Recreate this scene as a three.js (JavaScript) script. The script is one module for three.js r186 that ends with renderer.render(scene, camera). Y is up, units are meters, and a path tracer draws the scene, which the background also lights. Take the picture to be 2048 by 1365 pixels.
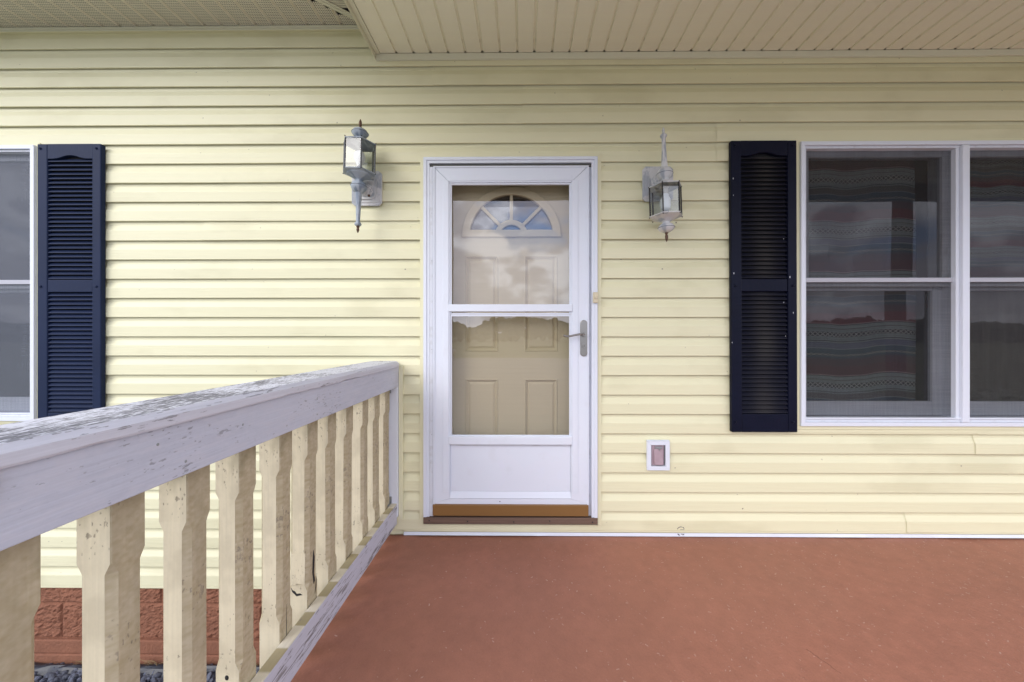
import * as THREE from 'three';
import { RoundedBoxGeometry } from 'three/addons/geometries/RoundedBoxGeometry.js';
import { mergeGeometries, toCreasedNormals } from 'three/addons/utils/BufferGeometryUtils.js';

// ------------------------------------------------------------------ camera, sky, sun, exposure
const scene = new THREE.Scene();
const camera = new THREE.PerspectiveCamera(86.78, 1024 / 682, 0.05, 600);
camera.position.set(0, 1.186, 2.14);
camera.rotation.set(0, 0.009, 0);
camera.setViewOffset(1024, 682, -8.75, 6.25, 1024, 682);          // the lens is shifted a little
const renderer = new THREE.WebGLRenderer({ antialias: true });
renderer.setSize(1024, 682);
renderer.toneMapping = THREE.LinearToneMapping;
renderer.toneMappingExposure = 1.98;
renderer.shadowMap.enabled = true;
renderer.shadowMap.type = THREE.PCFSoftShadowMap;
const SUN_DIR = new THREE.Vector3(-0.62, 0.62, 0.72).normalize();
const sun = new THREE.DirectionalLight(new THREE.Color(1, 0.95, 0.86), 0.75);
sun.position.copy(SUN_DIR).multiplyScalar(30);
sun.target.position.set(0, 1, 0);
sun.castShadow = true;
sun.shadow.mapSize.set(2048, 2048);
sun.shadow.radius = 62;
Object.assign(sun.shadow.camera, { left: -8, right: 8, top: 8, bottom: -8, near: 1, far: 60 });
scene.add(sun, sun.target);

// ------------------------------------------------------------------ seeded noise
function rng(seed) { let a = seed >>> 0; return () => { a = (a + 0x6D2B79F5) | 0; let t = Math.imul(a ^ (a >>> 15), 1 | a); t = (t + Math.imul(t ^ (t >>> 7), 61 | t)) ^ t; return ((t ^ (t >>> 14)) >>> 0) / 4294967296; }; }
function h3(x, y, z) { let h = (Math.imul(x, 0x8da6b343) + Math.imul(y, 0xd8163841) + Math.imul(z, 0xcb1ab31f)) | 0; h = Math.imul(h ^ (h >>> 16), 0x85ebca6b); h = Math.imul(h ^ (h >>> 13), 0xc2b2ae35); h = Math.imul(h ^ (h >>> 16), 0x27d4eb2f); h ^= h >>> 15; return (h >>> 0) / 4294967296; }
const sm = (t) => t * t * (3 - 2 * t);
const lerp = (a, b, t) => a + (b - a) * t;
const clamp = (v, a = 0, b = 1) => Math.min(b, Math.max(a, v));
const step = (a, b, v) => sm(clamp((v - a) / (b - a)));
function n3(x, y, z = 0) {
  const i = Math.floor(x), j = Math.floor(y), k = Math.floor(z), u = sm(x - i), v = sm(y - j), w = sm(z - k);
  const q = (c) => lerp(lerp(h3(i, j, c), h3(i + 1, j, c), u), lerp(h3(i, j + 1, c), h3(i + 1, j + 1, c), u), v);
  return lerp(q(k), q(k + 1), w);
}
function nT(x, y, px, py, s = 0) {                                  // 2D noise that repeats every px, py cells
  const i = Math.floor(x), j = Math.floor(y), u = sm(x - i), v = sm(y - j), m = (a, p) => ((a % p) + p) % p;
  const q = (a, b) => h3(m(a, px), m(b, py), s);
  return lerp(lerp(q(i, j), q(i + 1, j), u), lerp(q(i, j + 1), q(i + 1, j + 1), u), v);
}
function fbm(x, y, z = 0, o = 5) { let s = 0, a = 0.5, f = 1; for (let k = 0; k < o; k++) { s += a * n3(x * f, y * f, z * f + k * 7.3); a *= 0.5; f *= 2.03; } return s / (1 - Math.pow(0.5, o)); }
function fbmT(u, v, px, py, s = 0, o = 5) { let r = 0, a = 0.5, f = 1; for (let k = 0; k < o; k++) { r += a * nT(u * px * f, v * py * f, px * f, py * f, s + k * 17); a *= 0.5; f *= 2; } return r / (1 - Math.pow(0.5, o)); }

// ------------------------------------------------------------------ the sky: broken cumulus with patches of blue
function makeSky() {
  const W = 2048, H = 1024, d = new Float32Array(W * H * 4);
  for (let j = 0; j < H; j++) {
    const el = ((j + 0.5) / H - 0.5) * Math.PI, ce = Math.cos(el), y = Math.sin(el);
    for (let i = 0; i < W; i++) {
      const az = ((i + 0.5) / W - 0.5) * 2 * Math.PI, x = Math.cos(az) * ce, z = Math.sin(az) * ce, o = (j * W + i) * 4;
      let r, g, b;
      if (y < -0.02) { r = 0.20; g = 0.22; b = 0.16; } else {
        const yy = Math.max(y, 0);
        const px = x * 8.5, pz = z * 8.5, py = y * 13.0;
        const w1 = fbm(px * 0.9 + 11, pz * 0.9 + 3, py * 0.9, 3) - 0.5, w2 = fbm(px + 40, pz + 7, py + 3, 3) - 0.5;
        const c = fbm(px * 0.8 + w1 * 1.8 + 5, pz * 0.8 + w2 * 1.8, py * 0.8 + 2.1, 6);
        const cover = step(0.30, 0.44, c);
        const dense = fbm(px * 1.5 + 31 + w2 * 1.5, pz * 1.5 + w1 * 2, py * 1.6 + 9, 7);
        const lit = step(0.38, 0.62, dense + 0.5 * (c - 0.5));          // bright heads, grey undersides
        const k = lerp(0.74, 1.36, lit * lit * 0.7 + 0.3 * lit) * lerp(1.0, 0.92, yy);
        const blue = [lerp(0.50, 0.30, Math.sqrt(yy)), lerp(0.66, 0.46, Math.sqrt(yy)), lerp(0.96, 0.88, yy)];
        const gy = 1 - lit; r = lerp(blue[0], (0.925 - 0.015 * gy) * k, cover); g = lerp(blue[1], (0.950 - 0.05 * gy) * k, cover); b = lerp(blue[2], 1.09 * k, cover);
        const hz = step(0.08, 0.0, yy) * 0.5;
        r = lerp(r, 0.80, hz); g = lerp(g, 0.81, hz); b = lerp(b, 0.90, hz);
      }
      d[o] = r; d[o + 1] = g; d[o + 2] = b; d[o + 3] = 1;
    }
  }
  const t = new THREE.DataTexture(d, W, H, THREE.RGBAFormat, THREE.FloatType);
  t.mapping = THREE.EquirectangularReflectionMapping; t.magFilter = t.minFilter = THREE.LinearFilter; t.wrapS = THREE.RepeatWrapping; t.needsUpdate = true;
  return t;
}
scene.background = makeSky();
scene.environment = scene.background;

// ------------------------------------------------------------------ textures and materials
function tex(w, h, fn, srgb = true) {                                // fn(u, v) gives linear r, g, b (or a grey) in 0..1
  const d = new Uint8Array(w * h * 4), enc = (c) => { c = clamp(c); return 255 * (srgb ? (c <= 0.0031308 ? 12.92 * c : 1.055 * Math.pow(c, 1 / 2.4) - 0.055) : c); };
  for (let j = 0; j < h; j++) for (let i = 0; i < w; i++) {
    const c = fn((i + 0.5) / w, (j + 0.5) / h), o = (j * w + i) * 4;
    if (typeof c === 'number') d[o] = d[o + 1] = d[o + 2] = enc(c); else { d[o] = enc(c[0]); d[o + 1] = enc(c[1]); d[o + 2] = enc(c[2]); }
    d[o + 3] = 255;
  }
  const t = new THREE.DataTexture(d, w, h);
  t.magFilter = THREE.LinearFilter; t.minFilter = THREE.LinearMipmapLinearFilter; t.generateMipmaps = true;
  t.wrapS = t.wrapT = THREE.RepeatWrapping; if (srgb) t.colorSpace = THREE.SRGBColorSpace; t.needsUpdate = true;
  return t;
}
function per(t, mx, my = mx) { t.repeat.set(1 / mx, 1 / my); return t; }   // one tile covers mx by my metres (uv are metres)
const mix3 = (a, b, t) => [lerp(a[0], b[0], t), lerp(a[1], b[1], t), lerp(a[2], b[2], t)];
const mul3 = (a, k) => [a[0] * k, a[1] * k, a[2] * k];
const M = {};
const std = (o) => new THREE.MeshStandardMaterial({ side: THREE.DoubleSide, ...o });
const lin = (r, g, b) => new THREE.Color().setRGB(r, g, b);

{ // vinyl siding: faintly embossed cream with dust and specks
  const R = rng(5), specks = []; for (let k = 0; k < 60; k++) specks.push([R(), R(), 0.0007 + 0.0016 * R() * R(), 0.35 + 0.55 * R()]);
  const C = [0.788, 0.756, 0.505];
  const map = per(tex(1024, 1024, (u, v) => {
    let k = 1 + 0.05 * (fbmT(u, v, 3, 5, 1) - 0.5) + 0.03 * (fbmT(u, v, 4, 150, 2, 3) - 0.5);
    let c = mul3(C, k);
    c = mix3(c, [0.44, 0.40, 0.22], 0.20 * step(0.55, 0.8, fbmT(u, v, 7, 14, 9)));
    for (const s of specks) { const dx = (u - s[0]) * 1, dy = (v - s[1]) * 1, r = Math.hypot(dx, dy * 1.2); if (r < s[2]) c = mix3(c, [0.16, 0.13, 0.09], s[3]); }
    return c;
  }), 2.6, 2.6);
  const bump = per(tex(512, 512, (u, v) => fbmT(u, v, 4, 90, 3, 3), false), 0.55, 0.55);
  M.vinyl = std({ map, bumpMap: bump, bumpScale: 0.0005, roughness: 0.5 });
  M.vinylTrim = std({ color: lin(0.785, 0.75, 0.50), roughness: 0.5 });
}
{ // almond soffit
  const map = per(tex(512, 512, (u, v) => { const k = 1 + 0.06 * (fbmT(u, v, 3, 4, 21) - 0.5) + 0.03 * (fbmT(u, v, 40, 6, 22, 3) - 0.5); const c = mul3([0.85, 0.825, 0.645], k); return mix3(c, [0.35, 0.30, 0.22], 0.25 * step(0.72, 0.86, fbmT(u, v, 30, 30, 24, 2))); }), 1.6, 1.6);
  M.soffit = std({ map, roughness: 0.55 });
  // vented strips: rows of small punched holes
  const mapV = per(tex(256, 256, (u, v) => {
    const gx = u * 10, gy = v * 10, ix = Math.floor(gx), iy = Math.floor(gy);
    const r = Math.hypot(gx - ix - 0.5 + (iy % 2) * 0, gy - iy - 0.5);
    const inside = u > 0.0 && u < 0.8;
    const k = 1 + 0.04 * (fbmT(u, v, 2, 2, 30) - 0.5);
    return inside && r < 0.29 ? [0.05, 0.045, 0.03] : mul3([0.76, 0.72, 0.58], k);
  }), 0.1016, 0.1016);
  M.soffitVent = std({ map: mapV, roughness: 0.55 });
  M.soffitTrim = std({ color: lin(0.74, 0.73, 0.57), roughness: 0.5 });
}
{ // white aluminium and vinyl
  const map = per(tex(512, 512, (u, v) => { const k = 1 + 0.03 * (fbmT(u, v, 3, 3, 41) - 0.5); const c = mul3([0.755, 0.79, 0.855], k); return mix3(c, [0.5, 0.48, 0.45], 0.10 * step(0.62, 0.85, fbmT(u, v, 12, 12, 44))); }), 1.1, 1.1);
  M.white = std({ map, roughness: 0.42 });
  const mapD = per(tex(512, 512, (u, v) => { const k = 1 + 0.05 * (fbmT(u, v, 3, 3, 47) - 0.5); const c = mul3([0.69, 0.715, 0.77], k); return mix3(c, [0.36, 0.34, 0.30], 0.30 * step(0.5, 0.85, fbmT(u, v, 10, 16, 48))); }), 0.7, 0.7);
  M.whiteWorn = std({ map: mapD, roughness: 0.5 });
  M.railGrey = std({ color: lin(0.47, 0.47, 0.51), roughness: 0.5 });
  M.shadowGrey = std({ color: lin(0.10, 0.095, 0.08), roughness: 0.8 });
}
{ // entry door: tan paint with embossed grain
  const map = per(tex(512, 1024, (u, v) => mul3([0.58, 0.495, 0.335], 1 + 0.10 * (fbmT(u, v, 3, 4, 50) - 0.5) + 0.05 * (fbmT(u, v, 90, 4, 51, 3) - 0.5))), 0.9, 2.0);
  M.doorTan = std({ map, bumpMap: per(tex(256, 512, (u, v) => fbmT(u, v, 60, 4, 52, 3), false), 0.4, 0.8), bumpScale: 0.0004, roughness: 0.5 });
}
{ // porch floor: terracotta masonry paint with scuffs, flecks and one hairline crack
  const R = rng(77), W = 2048, H = 1024, fl = [];
  for (let k = 0; k < 5200; k++) { const x = Math.pow(R(), 0.55); fl.push([x, R(), R() * Math.PI, 0.0006 + 0.0017 * R() * R(), 0.2 + 0.75 * R()]); }
  const grid = new Map();
  for (const f of fl) { for (let a = -1; a <= 1; a++) for (let b = -1; b <= 1; b++) { const key = (Math.floor(f[0] * 128) + a) * 1000 + Math.floor(f[1] * 64) + b; if (!grid.has(key)) grid.set(key, []); grid.get(key).push(f); } }
  const map = per(tex(W, H, (u, v) => {
    let k = 1 + 0.16 * (fbmT(u, v, 4, 2, 60) - 0.5) + 0.24 * (fbmT(u, v, 110, 55, 61, 4) - 0.5) + 0.14 * (h3(Math.floor(u * W), Math.floor(v * H), 5) - 0.5);
    let c = mul3([0.355, 0.148, 0.095], k);
    c = mix3(c, [0.24, 0.105, 0.064], 0.25 * step(0.52, 0.75, fbmT(u, v, 6, 3, 66)));
    c = mix3(c, [0.36, 0.175, 0.115], 0.35 * step(0.5, 0.8, fbmT(u, v, 9, 4, 68)) * step(0.2, 0.8, u));
    for (const f of grid.get(Math.floor(u * 128) * 1000 + Math.floor(v * 64)) || []) {
      const dx = (u - f[0]) * 4, dy = (v - f[1]) * 2, a = dx * Math.cos(f[2]) + dy * Math.sin(f[2]), b = -dx * Math.sin(f[2]) + dy * Math.cos(f[2]);
      if (Math.abs(a) < f[3] * 3.2 && Math.abs(b) < f[3] * 0.9) c = mix3(c, [0.66, 0.50, 0.43], f[4] * 0.65);
    }
    const cx = 0.4925 + (v - 0.435) * 0.185 + 0.006 * (fbmT(v, 0.3, 60, 4, 70) - 0.5);
    if (v > 0.435 && v < 0.483 && Math.abs(u - cx) < 0.00055) c = mul3(c, 0.62);
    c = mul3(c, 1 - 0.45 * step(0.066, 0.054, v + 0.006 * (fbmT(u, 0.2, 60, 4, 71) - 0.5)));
    return c;
  }), 4, 2);
  const bump = per(tex(512, 512, (u, v) => fbmT(u, v, 40, 40, 73, 4), false), 0.35, 0.35);
  M.floor = std({ map, bumpMap: bump, bumpScale: 0.0012, roughness: 0.62 });
  M.block = std({ map: per(tex(512, 512, (u, v) => mul3([0.255, 0.106, 0.058], 1 + 0.4 * (fbmT(u, v, 8, 8, 80) - 0.5))), 0.7, 0.7), bumpMap: per(tex(512, 512, (u, v) => fbmT(u, v, 14, 14, 82, 5), false), 0.3, 0.3), bumpScale: 0.010, roughness: 0.9 });
  M.footing = std({ map: M.block.map, bumpMap: bump, bumpScale: 0.003, roughness: 0.85 });
}
// weathered painted wood: paint [r,g,b] over grey wood, peel 0..1; u runs along the grain
function paintWood(w, h, L, B, paint, peel, seed, o = {}) {
  const cu = Math.round(L / (o.cl || 0.026)), cv = Math.round(B / (o.cw || 0.0042)), fu = Math.round(L / 0.10), fv = Math.round(B / 0.0022);
  const peeled = (u, v) => { const p = fbmT(u, v, cu, cv, seed + 11, 4) * 0.62 + fbmT(u, v, Math.max(2, Math.round(cu / 9)), 4, seed + 12, 3) * 0.38, th = lerp(0.78, 0.46, peel * (o.ramp ? o.ramp(u) : 1)); return step(th, th + 0.02, p); };
  const map = per(tex(w, h, (u, v) => {
    const grain = fbmT(u, v, 6, 40, seed, 4), fine = fbmT(u, v, fu, fv, seed + 3, 2);
    let c = mul3(paint, 1 + 0.10 * (grain - 0.5) + 0.12 * (fine - 0.5) + 0.14 * (fbmT(u, v, 9, 3, seed + 5) - 0.5) + 0.06 * (fbmT(u, v, cu * 2, cv, seed + 6, 3) - 0.5));
    if (o.dirtShade) c = o.dirtShade(u, v, c, seed);
    c = mix3(c, mul3(o.bare || [0.19, 0.19, 0.205], 0.35 + 1.3 * fine), peeled(u, v) * (o.soft || 1));
    return c;
  }), L, B);
  const bump = per(tex(w >> 1, h >> 1, (u, v) => 0.6 * (1 - peeled(u, v)) + 0.4 * fbmT(u, v, 8, fv, seed + 3, 2), false), L, B);
  return std({ map, bumpMap: bump, bumpScale: 0.0010, roughness: 0.7 });
}
M.capWood = paintWood(2048, 256, 2.0, 0.25, [0.67, 0.68, 0.735], 0.90, 100, { cl: 0.013, cw: 0.0028, bare: [0.20, 0.20, 0.22], ramp: (u) => lerp(0.55, 1.0, step(0.25, 0.8, u)) });
M.boardWood = paintWood(2048, 256, 2.0, 0.2, [0.555, 0.572, 0.655], 0.18, 140, { cl: 0.012, cw: 0.004, soft: 0.55, dirtShade: (u, v, c, s) => mix3(c, [0.60, 0.60, 0.67], 0.5 * step(0.45, 0.7, fbmT(u, v, 60, 18, s + 8, 3))) });
M.edgeWood = paintWood(2048, 128, 2.0, 0.1, [0.63, 0.635, 0.70], 0.42, 155, { cl: 0.030, cw: 0.0024, soft: 0.7, ramp: (u) => lerp(0.5, 1.0, step(0.3, 0.85, u)) });
M.bottomWood = paintWood(2048, 256, 2.0, 0.2, [0.55, 0.55, 0.62], 0.60, 170, { cl: 0.05, cw: 0.004, bare: [0.20, 0.185, 0.185], soft: 0.85 });
M.balusterWood = paintWood(1024, 512, 1.3, 0.36, [0.655, 0.585, 0.425], 0.22, 200, { cl: 0.011, cw: 0.003, bare: [0.26, 0.22, 0.16], soft: 0.75, dirtShade: (u, v, c, s) => {   // upper half of the sheet: x-facing sides, grime plus painted shade; both mouldy under the rail
  const y = u * 1.3, g = fbmT(u, v, 160, 50, s + 8, 4) * 0.6 + fbmT(u, v, 8, 6, s + 10, 3) * 0.4, grimeShade = v > 0.5 ? 1 : 0;
  c = mix3(c, [0.35, 0.278, 0.145], grimeShade * clamp(0.58 + 1.0 * (g - 0.5)));
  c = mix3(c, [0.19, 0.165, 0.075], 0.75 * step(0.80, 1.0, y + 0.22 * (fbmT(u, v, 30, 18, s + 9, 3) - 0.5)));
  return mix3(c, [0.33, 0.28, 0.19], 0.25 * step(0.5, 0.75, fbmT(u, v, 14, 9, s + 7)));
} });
M.railEdge = paintWood(1024, 32, 2.0, 0.06, [0.70, 0.64, 0.50], 0.2, 215, { dirtShade: (u, v, c, q) => mix3(c, [0.30, 0.235, 0.085], 0.75 * step(0.45, 0.6, 0.5 + 0.5 * Math.sin(u * 13 * 6.283 + 2 * n3(u * 30, 1, q)))) });
M.rawWood = std({ map: per(tex(512, 64, (u, v) => mul3([0.16, 0.10, 0.07], 0.5 + fbmT(u, v, 4, 24, 231, 4))), 1.1, 0.06), roughness: 0.85 });
M.shutterNavy = new THREE.MeshPhysicalMaterial({ side: THREE.DoubleSide, specularIntensity: 0.3, map: per(tex(512, 512, (u, v) => mul3([0.012, 0.021, 0.055], 1 + 0.35 * (fbmT(u, v, 4, 4, 240) - 0.5))), 0.8, 0.8), bumpMap: per(tex(256, 256, (u, v) => fbmT(u, v, 30, 6, 243, 3), false), 0.25, 0.25), bumpScale: 0.0004, roughness: 0.5 });
M.shutterFaded = new THREE.MeshPhysicalMaterial({ side: THREE.DoubleSide, specularIntensity: 0.25, map: per(tex(512, 512, (u, v) => mix3([0.007, 0.008, 0.018], [0.046, 0.043, 0.042], Math.exp(-Math.pow((u - 0.40) / 0.13, 2)) * (0.25 + 0.9 * nT(u * 2, v * 3, 2, 3, 251)) + 0.12 * fbmT(u, v, 6, 40, 250))), 0.5, 0.5), roughness: 0.55 });
M.shutterDark = new THREE.MeshPhysicalMaterial({ side: THREE.DoubleSide, specularIntensity: 0.25, map: per(tex(256, 256, (u, v) => mul3([0.005, 0.0065, 0.019], 1 + 0.4 * (fbmT(u, v, 4, 4, 255) - 0.5))), 0.7, 0.7), bumpMap: M.shutterNavy.bumpMap, bumpScale: 0.0006, roughness: 0.42 });
M.shutterBack = std({ color: lin(0.006, 0.006, 0.008), roughness: 0.9 });
{ // lantern castings: white enamel gone chalky and grey
  const f = (a, seed, amt) => std({ map: per(tex(256, 256, (u, v) => mix3(a, [0.19, 0.235, 0.30], amt * step(0.38, 0.62, fbmT(u, v, 9, 6, seed)) + 0.15 * fbmT(u, v, 30, 30, seed + 1))), 0.3, 0.3), roughness: 0.5 });
  M.lampChalk = f([0.43, 0.48, 0.53], 260, 0.8); M.lampWhite = f([0.68, 0.67, 0.655], 265, 0.50);
  M.rim = std({ color: lin(0.10, 0.12, 0.15), roughness: 0.6 });
  M.lampBar = std({ color: lin(0.10, 0.105, 0.11), roughness: 0.45, metalness: 0.5 });
  M.lampBarBlack = std({ color: lin(0.025, 0.022, 0.02), roughness: 0.5, metalness: 0.3 });
  M.bronze = std({ color: lin(0.13, 0.075, 0.05), roughness: 0.5, metalness: 0.6 });
  M.bulb = new THREE.MeshPhysicalMaterial({ color: lin(0.86, 0.87, 0.88), roughness: 0.35 });
  M.socket = std({ color: lin(0.55, 0.52, 0.46), roughness: 0.5 });
}
M.nickel = std({ color: lin(0.33, 0.32, 0.295), roughness: 0.32, metalness: 0.9 });
M.zinc = std({ color: lin(0.36, 0.38, 0.38), roughness: 0.45, metalness: 0.7 });
M.sweep = std({ color: lin(0.235, 0.120, 0.036), roughness: 0.42 });
M.bellIvory = std({ color: lin(0.66, 0.58, 0.40), roughness: 0.45 });
M.mauve = std({ map: per(tex(128, 128, (u, v) => mul3([0.42, 0.31, 0.34], 1 + 0.25 * (fbmT(u, v, 5, 5, 280) - 0.5))), 0.12, 0.12), roughness: 0.6 });
M.beamShade = std({ map: per(tex(256, 256, (u, v) => mul3([0.13, 0.105, 0.08], 0.8 + 0.4 * fbmT(u, v, 4, 40, 345))), 1, 0.3), roughness: 0.8 });  // grained colour darkened to carry the shade on the inner face
M.black = std({ color: lin(0.012, 0.012, 0.014), roughness: 0.6 });
M.ink = std({ color: lin(0.075, 0.075, 0.09), roughness: 0.6 });
M.glass = new THREE.MeshPhysicalMaterial({ color: lin(0.86, 0.86, 0.84), roughness: 0.0, transmission: 1, thickness: 0, ior: 2.1, side: THREE.DoubleSide });
M.glassWin = new THREE.MeshPhysicalMaterial({ color: lin(0.76, 0.78, 0.78), roughness: 0.0, transmission: 1, thickness: 0, ior: 2.1, side: THREE.DoubleSide });
M.lampGlass = new THREE.MeshPhysicalMaterial({ color: lin(0.80, 0.83, 0.83), roughness: 0.02, transmission: 1, thickness: 0, ior: 1.75, side: THREE.DoubleSide });
M.screen = std({ color: lin(0.012, 0.012, 0.014), roughness: 0.9, transparent: true, opacity: 1,
  alphaMap: per(tex(1024, 1024, (u, v) => 0.47 + 0.08 * fbmT(u, v, 200, 6, 290, 2) + 0.07 * fbmT(u, v, 6, 230, 291, 2) + 0.06 * fbmT(u, v, 5, 5, 292), false), 1, 1) });
M.screenSkyLit = M.screen.clone(); M.screenSkyLit.color.setRGB(0.16, 0.175, 0.205);  // lighter copy of the screen: sky light on the weave painted into the colour
M.slate = [0, 1, 2, 3].map((k) => std({ color: lin(0.045 + 0.025 * k, 0.050 + 0.026 * k, 0.068 + 0.03 * k), roughness: 0.7 }));
M.plastic = std({ map: per(tex(256, 256, (u, v) => mul3([0.014, 0.017, 0.026], 0.7 + 0.8 * fbmT(u, v, 20, 6, 300))), 0.5, 0.5), roughness: 0.4 });
M.straw = std({ color: lin(0.34, 0.24, 0.12), roughness: 0.8 });
M.lawn = std({ map: per(tex(1024, 1024, (u, v) => mix3([0.075, 0.10, 0.034], [0.15, 0.15, 0.07], fbmT(u, v, 12, 12, 310))), 9, 9), roughness: 0.95 });
M.gravelBed = std({ color: lin(0.03, 0.03, 0.037), roughness: 0.95 });
M.roof = std({ color: lin(0.09, 0.085, 0.08), roughness: 0.9 });
M.room = std({ color: lin(0.13, 0.11, 0.09), roughness: 0.9 });
M.tree = std({ map: per(tex(128, 128, (u, v) => mul3([0.040, 0.058, 0.026], 0.5 + fbmT(u, v, 10, 10, 320))), 3, 3), roughness: 0.95 });
M.gravelRoad = std({ color: lin(0.27, 0.26, 0.24), roughness: 0.95 });

// ------------------------------------------------------------------ geometry helpers
function uvm(g, grain = 'x', ou = 0, ov = 0) {                        // uv in metres by the face's direction; u runs along the grain
  if (g.index) g = g.toNonIndexed();
  g.computeVertexNormals();
  const p = g.attributes.position, uv = new Float32Array(p.count * 2);
  const a = new THREE.Vector3(), b = new THREE.Vector3(), c = new THREE.Vector3(), n = new THREE.Vector3();
  for (let i = 0; i < p.count; i += 3) {
    a.fromBufferAttribute(p, i); b.fromBufferAttribute(p, i + 1); c.fromBufferAttribute(p, i + 2);
    n.crossVectors(b.clone().sub(a), c.clone().sub(a));
    const ax = Math.abs(n.x), ay = Math.abs(n.y), az = Math.abs(n.z);
    let k = az >= ax && az >= ay ? ['x', 'y'] : ax >= ay ? ['z', 'y'] : ['x', 'z'];
    if (k[1] === grain) k = [k[1], k[0]];
    [a, b, c].forEach((q, m) => { uv[(i + m) * 2] = q[k[0]] + ou; uv[(i + m) * 2 + 1] = q[k[1]] + ov; });
  }
  g.setAttribute('uv', new THREE.BufferAttribute(uv, 2));
  return g;
}
function bx(x0, x1, y0, y1, z0, z1, r = 0, grain = 'x', ou = 0, ov = 0) {
  const w = x1 - x0, h = y1 - y0, d = z1 - z0;
  let g = r > 0 ? new RoundedBoxGeometry(w, h, d, 1, Math.min(r, w / 2.1, h / 2.1, d / 2.1)) : new THREE.BoxGeometry(w, h, d);
  g.translate((x0 + x1) / 2, (y0 + y1) / 2, (z0 + z1) / 2);
  return clean(uvm(g, grain, ou, ov));
}
function clean(g) { if (g.index) g = g.toNonIndexed(); for (const k of Object.keys(g.attributes)) if (!['position', 'normal', 'uv'].includes(k)) g.deleteAttribute(k); return g; }
function prism(pts, axis, a0, a1, grain = axis, ou = 0, ov = 0) {     // closed outline swept along an axis; axis x: pts are (z, y); z: (x, y); y: (x, z)
  const s = new THREE.Shape(pts.map((p) => new THREE.Vector2(p[0], p[1])));
  const g = new THREE.ExtrudeGeometry(s, { depth: a1 - a0, bevelEnabled: false });
  const p = g.attributes.position;
  for (let i = 0; i < p.count; i++) {
    const u = p.getX(i), v = p.getY(i), w = p.getZ(i) + a0;
    if (axis === 'x') p.setXYZ(i, w, v, u); else if (axis === 'z') p.setXYZ(i, u, v, w); else p.setXYZ(i, u, w, v);
  }
  return clean(uvm(g, grain, ou, ov));
}
function lathe(pts, seg = 28) { const g = new THREE.LatheGeometry(pts.map((p) => new THREE.Vector2(p[0], p[1])), seg), q = g.attributes.uv, p = g.attributes.position; for (let i = 0; i < q.count; i++) q.setXY(i, q.getX(i) * 0.3, p.getY(i)); const c = toCreasedNormals(clean(g), 0.5); return clean(c); }
function tube(pts, r, seg = 16, rad = 8) { return clean(new THREE.TubeGeometry(new THREE.CatmullRomCurve3(pts.map((p) => new THREE.Vector3(...p))), seg, r, rad)); }
const names = {};
function numbered(n) { if (!(n in names)) { names[n] = 0; return n; } return `${n}_${String(++names[n]).padStart(3, '0')}`; }
function mesh(name, geoms, mat, parent, label) {
  const list = Array.isArray(geoms) ? geoms : [geoms];
  const m = new THREE.Mesh(list.length > 1 ? mergeGeometries(list.map(clean)) : list[0], mat);
  m.castShadow = m.receiveShadow = true; m.name = parent ? name : numbered(name);
  if (label) m.userData.label = label;
  (parent || scene).add(m); return m;
}
function partName(parent, n) { const c = parent.userData._c || (parent.userData._c = {}); c[n] = (c[n] || 0) + 1; return n; }
function thing(name, label, category, pos = [0, 0, 0], group) {
  const o = new THREE.Group(); o.name = numbered(name); o.position.set(...pos); scene.add(o);
  o.userData.label = label; o.userData.category = category; if (group) o.userData.group = group; return o;
}
function structure(m, label) { m.userData.kind = 'structure'; if (label) m.userData.label = label; return m; }
function tag(o, label, category, group) { o.userData.label = label; o.userData.category = category; if (group) o.userData.group = group; return o; }

// ------------------------------------------------------------------ ground, gravel, porch slab, foundation
const GR = -0.785;
structure(mesh('lawn', uvm(new THREE.PlaneGeometry(500, 500, 1, 1).rotateX(-Math.PI / 2).translate(0, GR - 0.05, 0)), M.lawn), 'green lawn round the house');
structure(mesh('driveway', [bx(-7, 12, GR - 0.048, GR - 0.02, 1.9, 28, 0, 'x')], M.gravelRoad), 'pale concrete driveway in front of the porch');
structure(mesh('gravel_base', bx(-4.6, -0.83, GR - 0.06, GR - 0.018, 0.0, 1.5), M.gravelBed), 'dark soil under the stones');
{
  const R = rng(12), N = 5200, base = new THREE.IcosahedronGeometry(1, 1), p = base.attributes.position, seen = {};
  for (let i = 0; i < p.count; i++) { const k = 0.78 + 0.5 * n3(p.getX(i) * 1.4 + 9, p.getY(i) * 1.4, p.getZ(i) * 1.4); p.setXYZ(i, p.getX(i) * k, p.getY(i) * k, p.getZ(i) * k); }
  base.computeVertexNormals();
  const im = new THREE.InstancedMesh(base, std({ color: lin(1, 1, 1), roughness: 0.7 }), N), m4 = new THREE.Matrix4(), q = new THREE.Quaternion(), e = new THREE.Euler(), col = new THREE.Color();
  for (let i = 0; i < N; i++) {
    const s = 0.009 + 0.010 * R(), z = 0.035 + 0.75 * Math.pow(R(), 1.7), x = -3.6 + 2.75 * R();
    q.setFromEuler(e.set(R() * 6.3, R() * 6.3, R() * 6.3));
    m4.compose(new THREE.Vector3(x, GR - 0.012 + 0.022 * R() + (z < 0.1 ? 0.006 : 0), z), q, new THREE.Vector3(s * 1.4, s * 0.8, s)); im.setMatrixAt(i, m4);
    const k = 0.6 + 1.1 * R(); im.setColorAt(i, col.setRGB(0.075 * k, 0.082 * k, 0.108 * k));
  }
  im.name = 'gravel_stones'; im.castShadow = im.receiveShadow = true; im.userData = { label: 'blue-grey gravel stones at the foot of the foundation wall', kind: 'stuff' }; scene.add(im);
}
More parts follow.
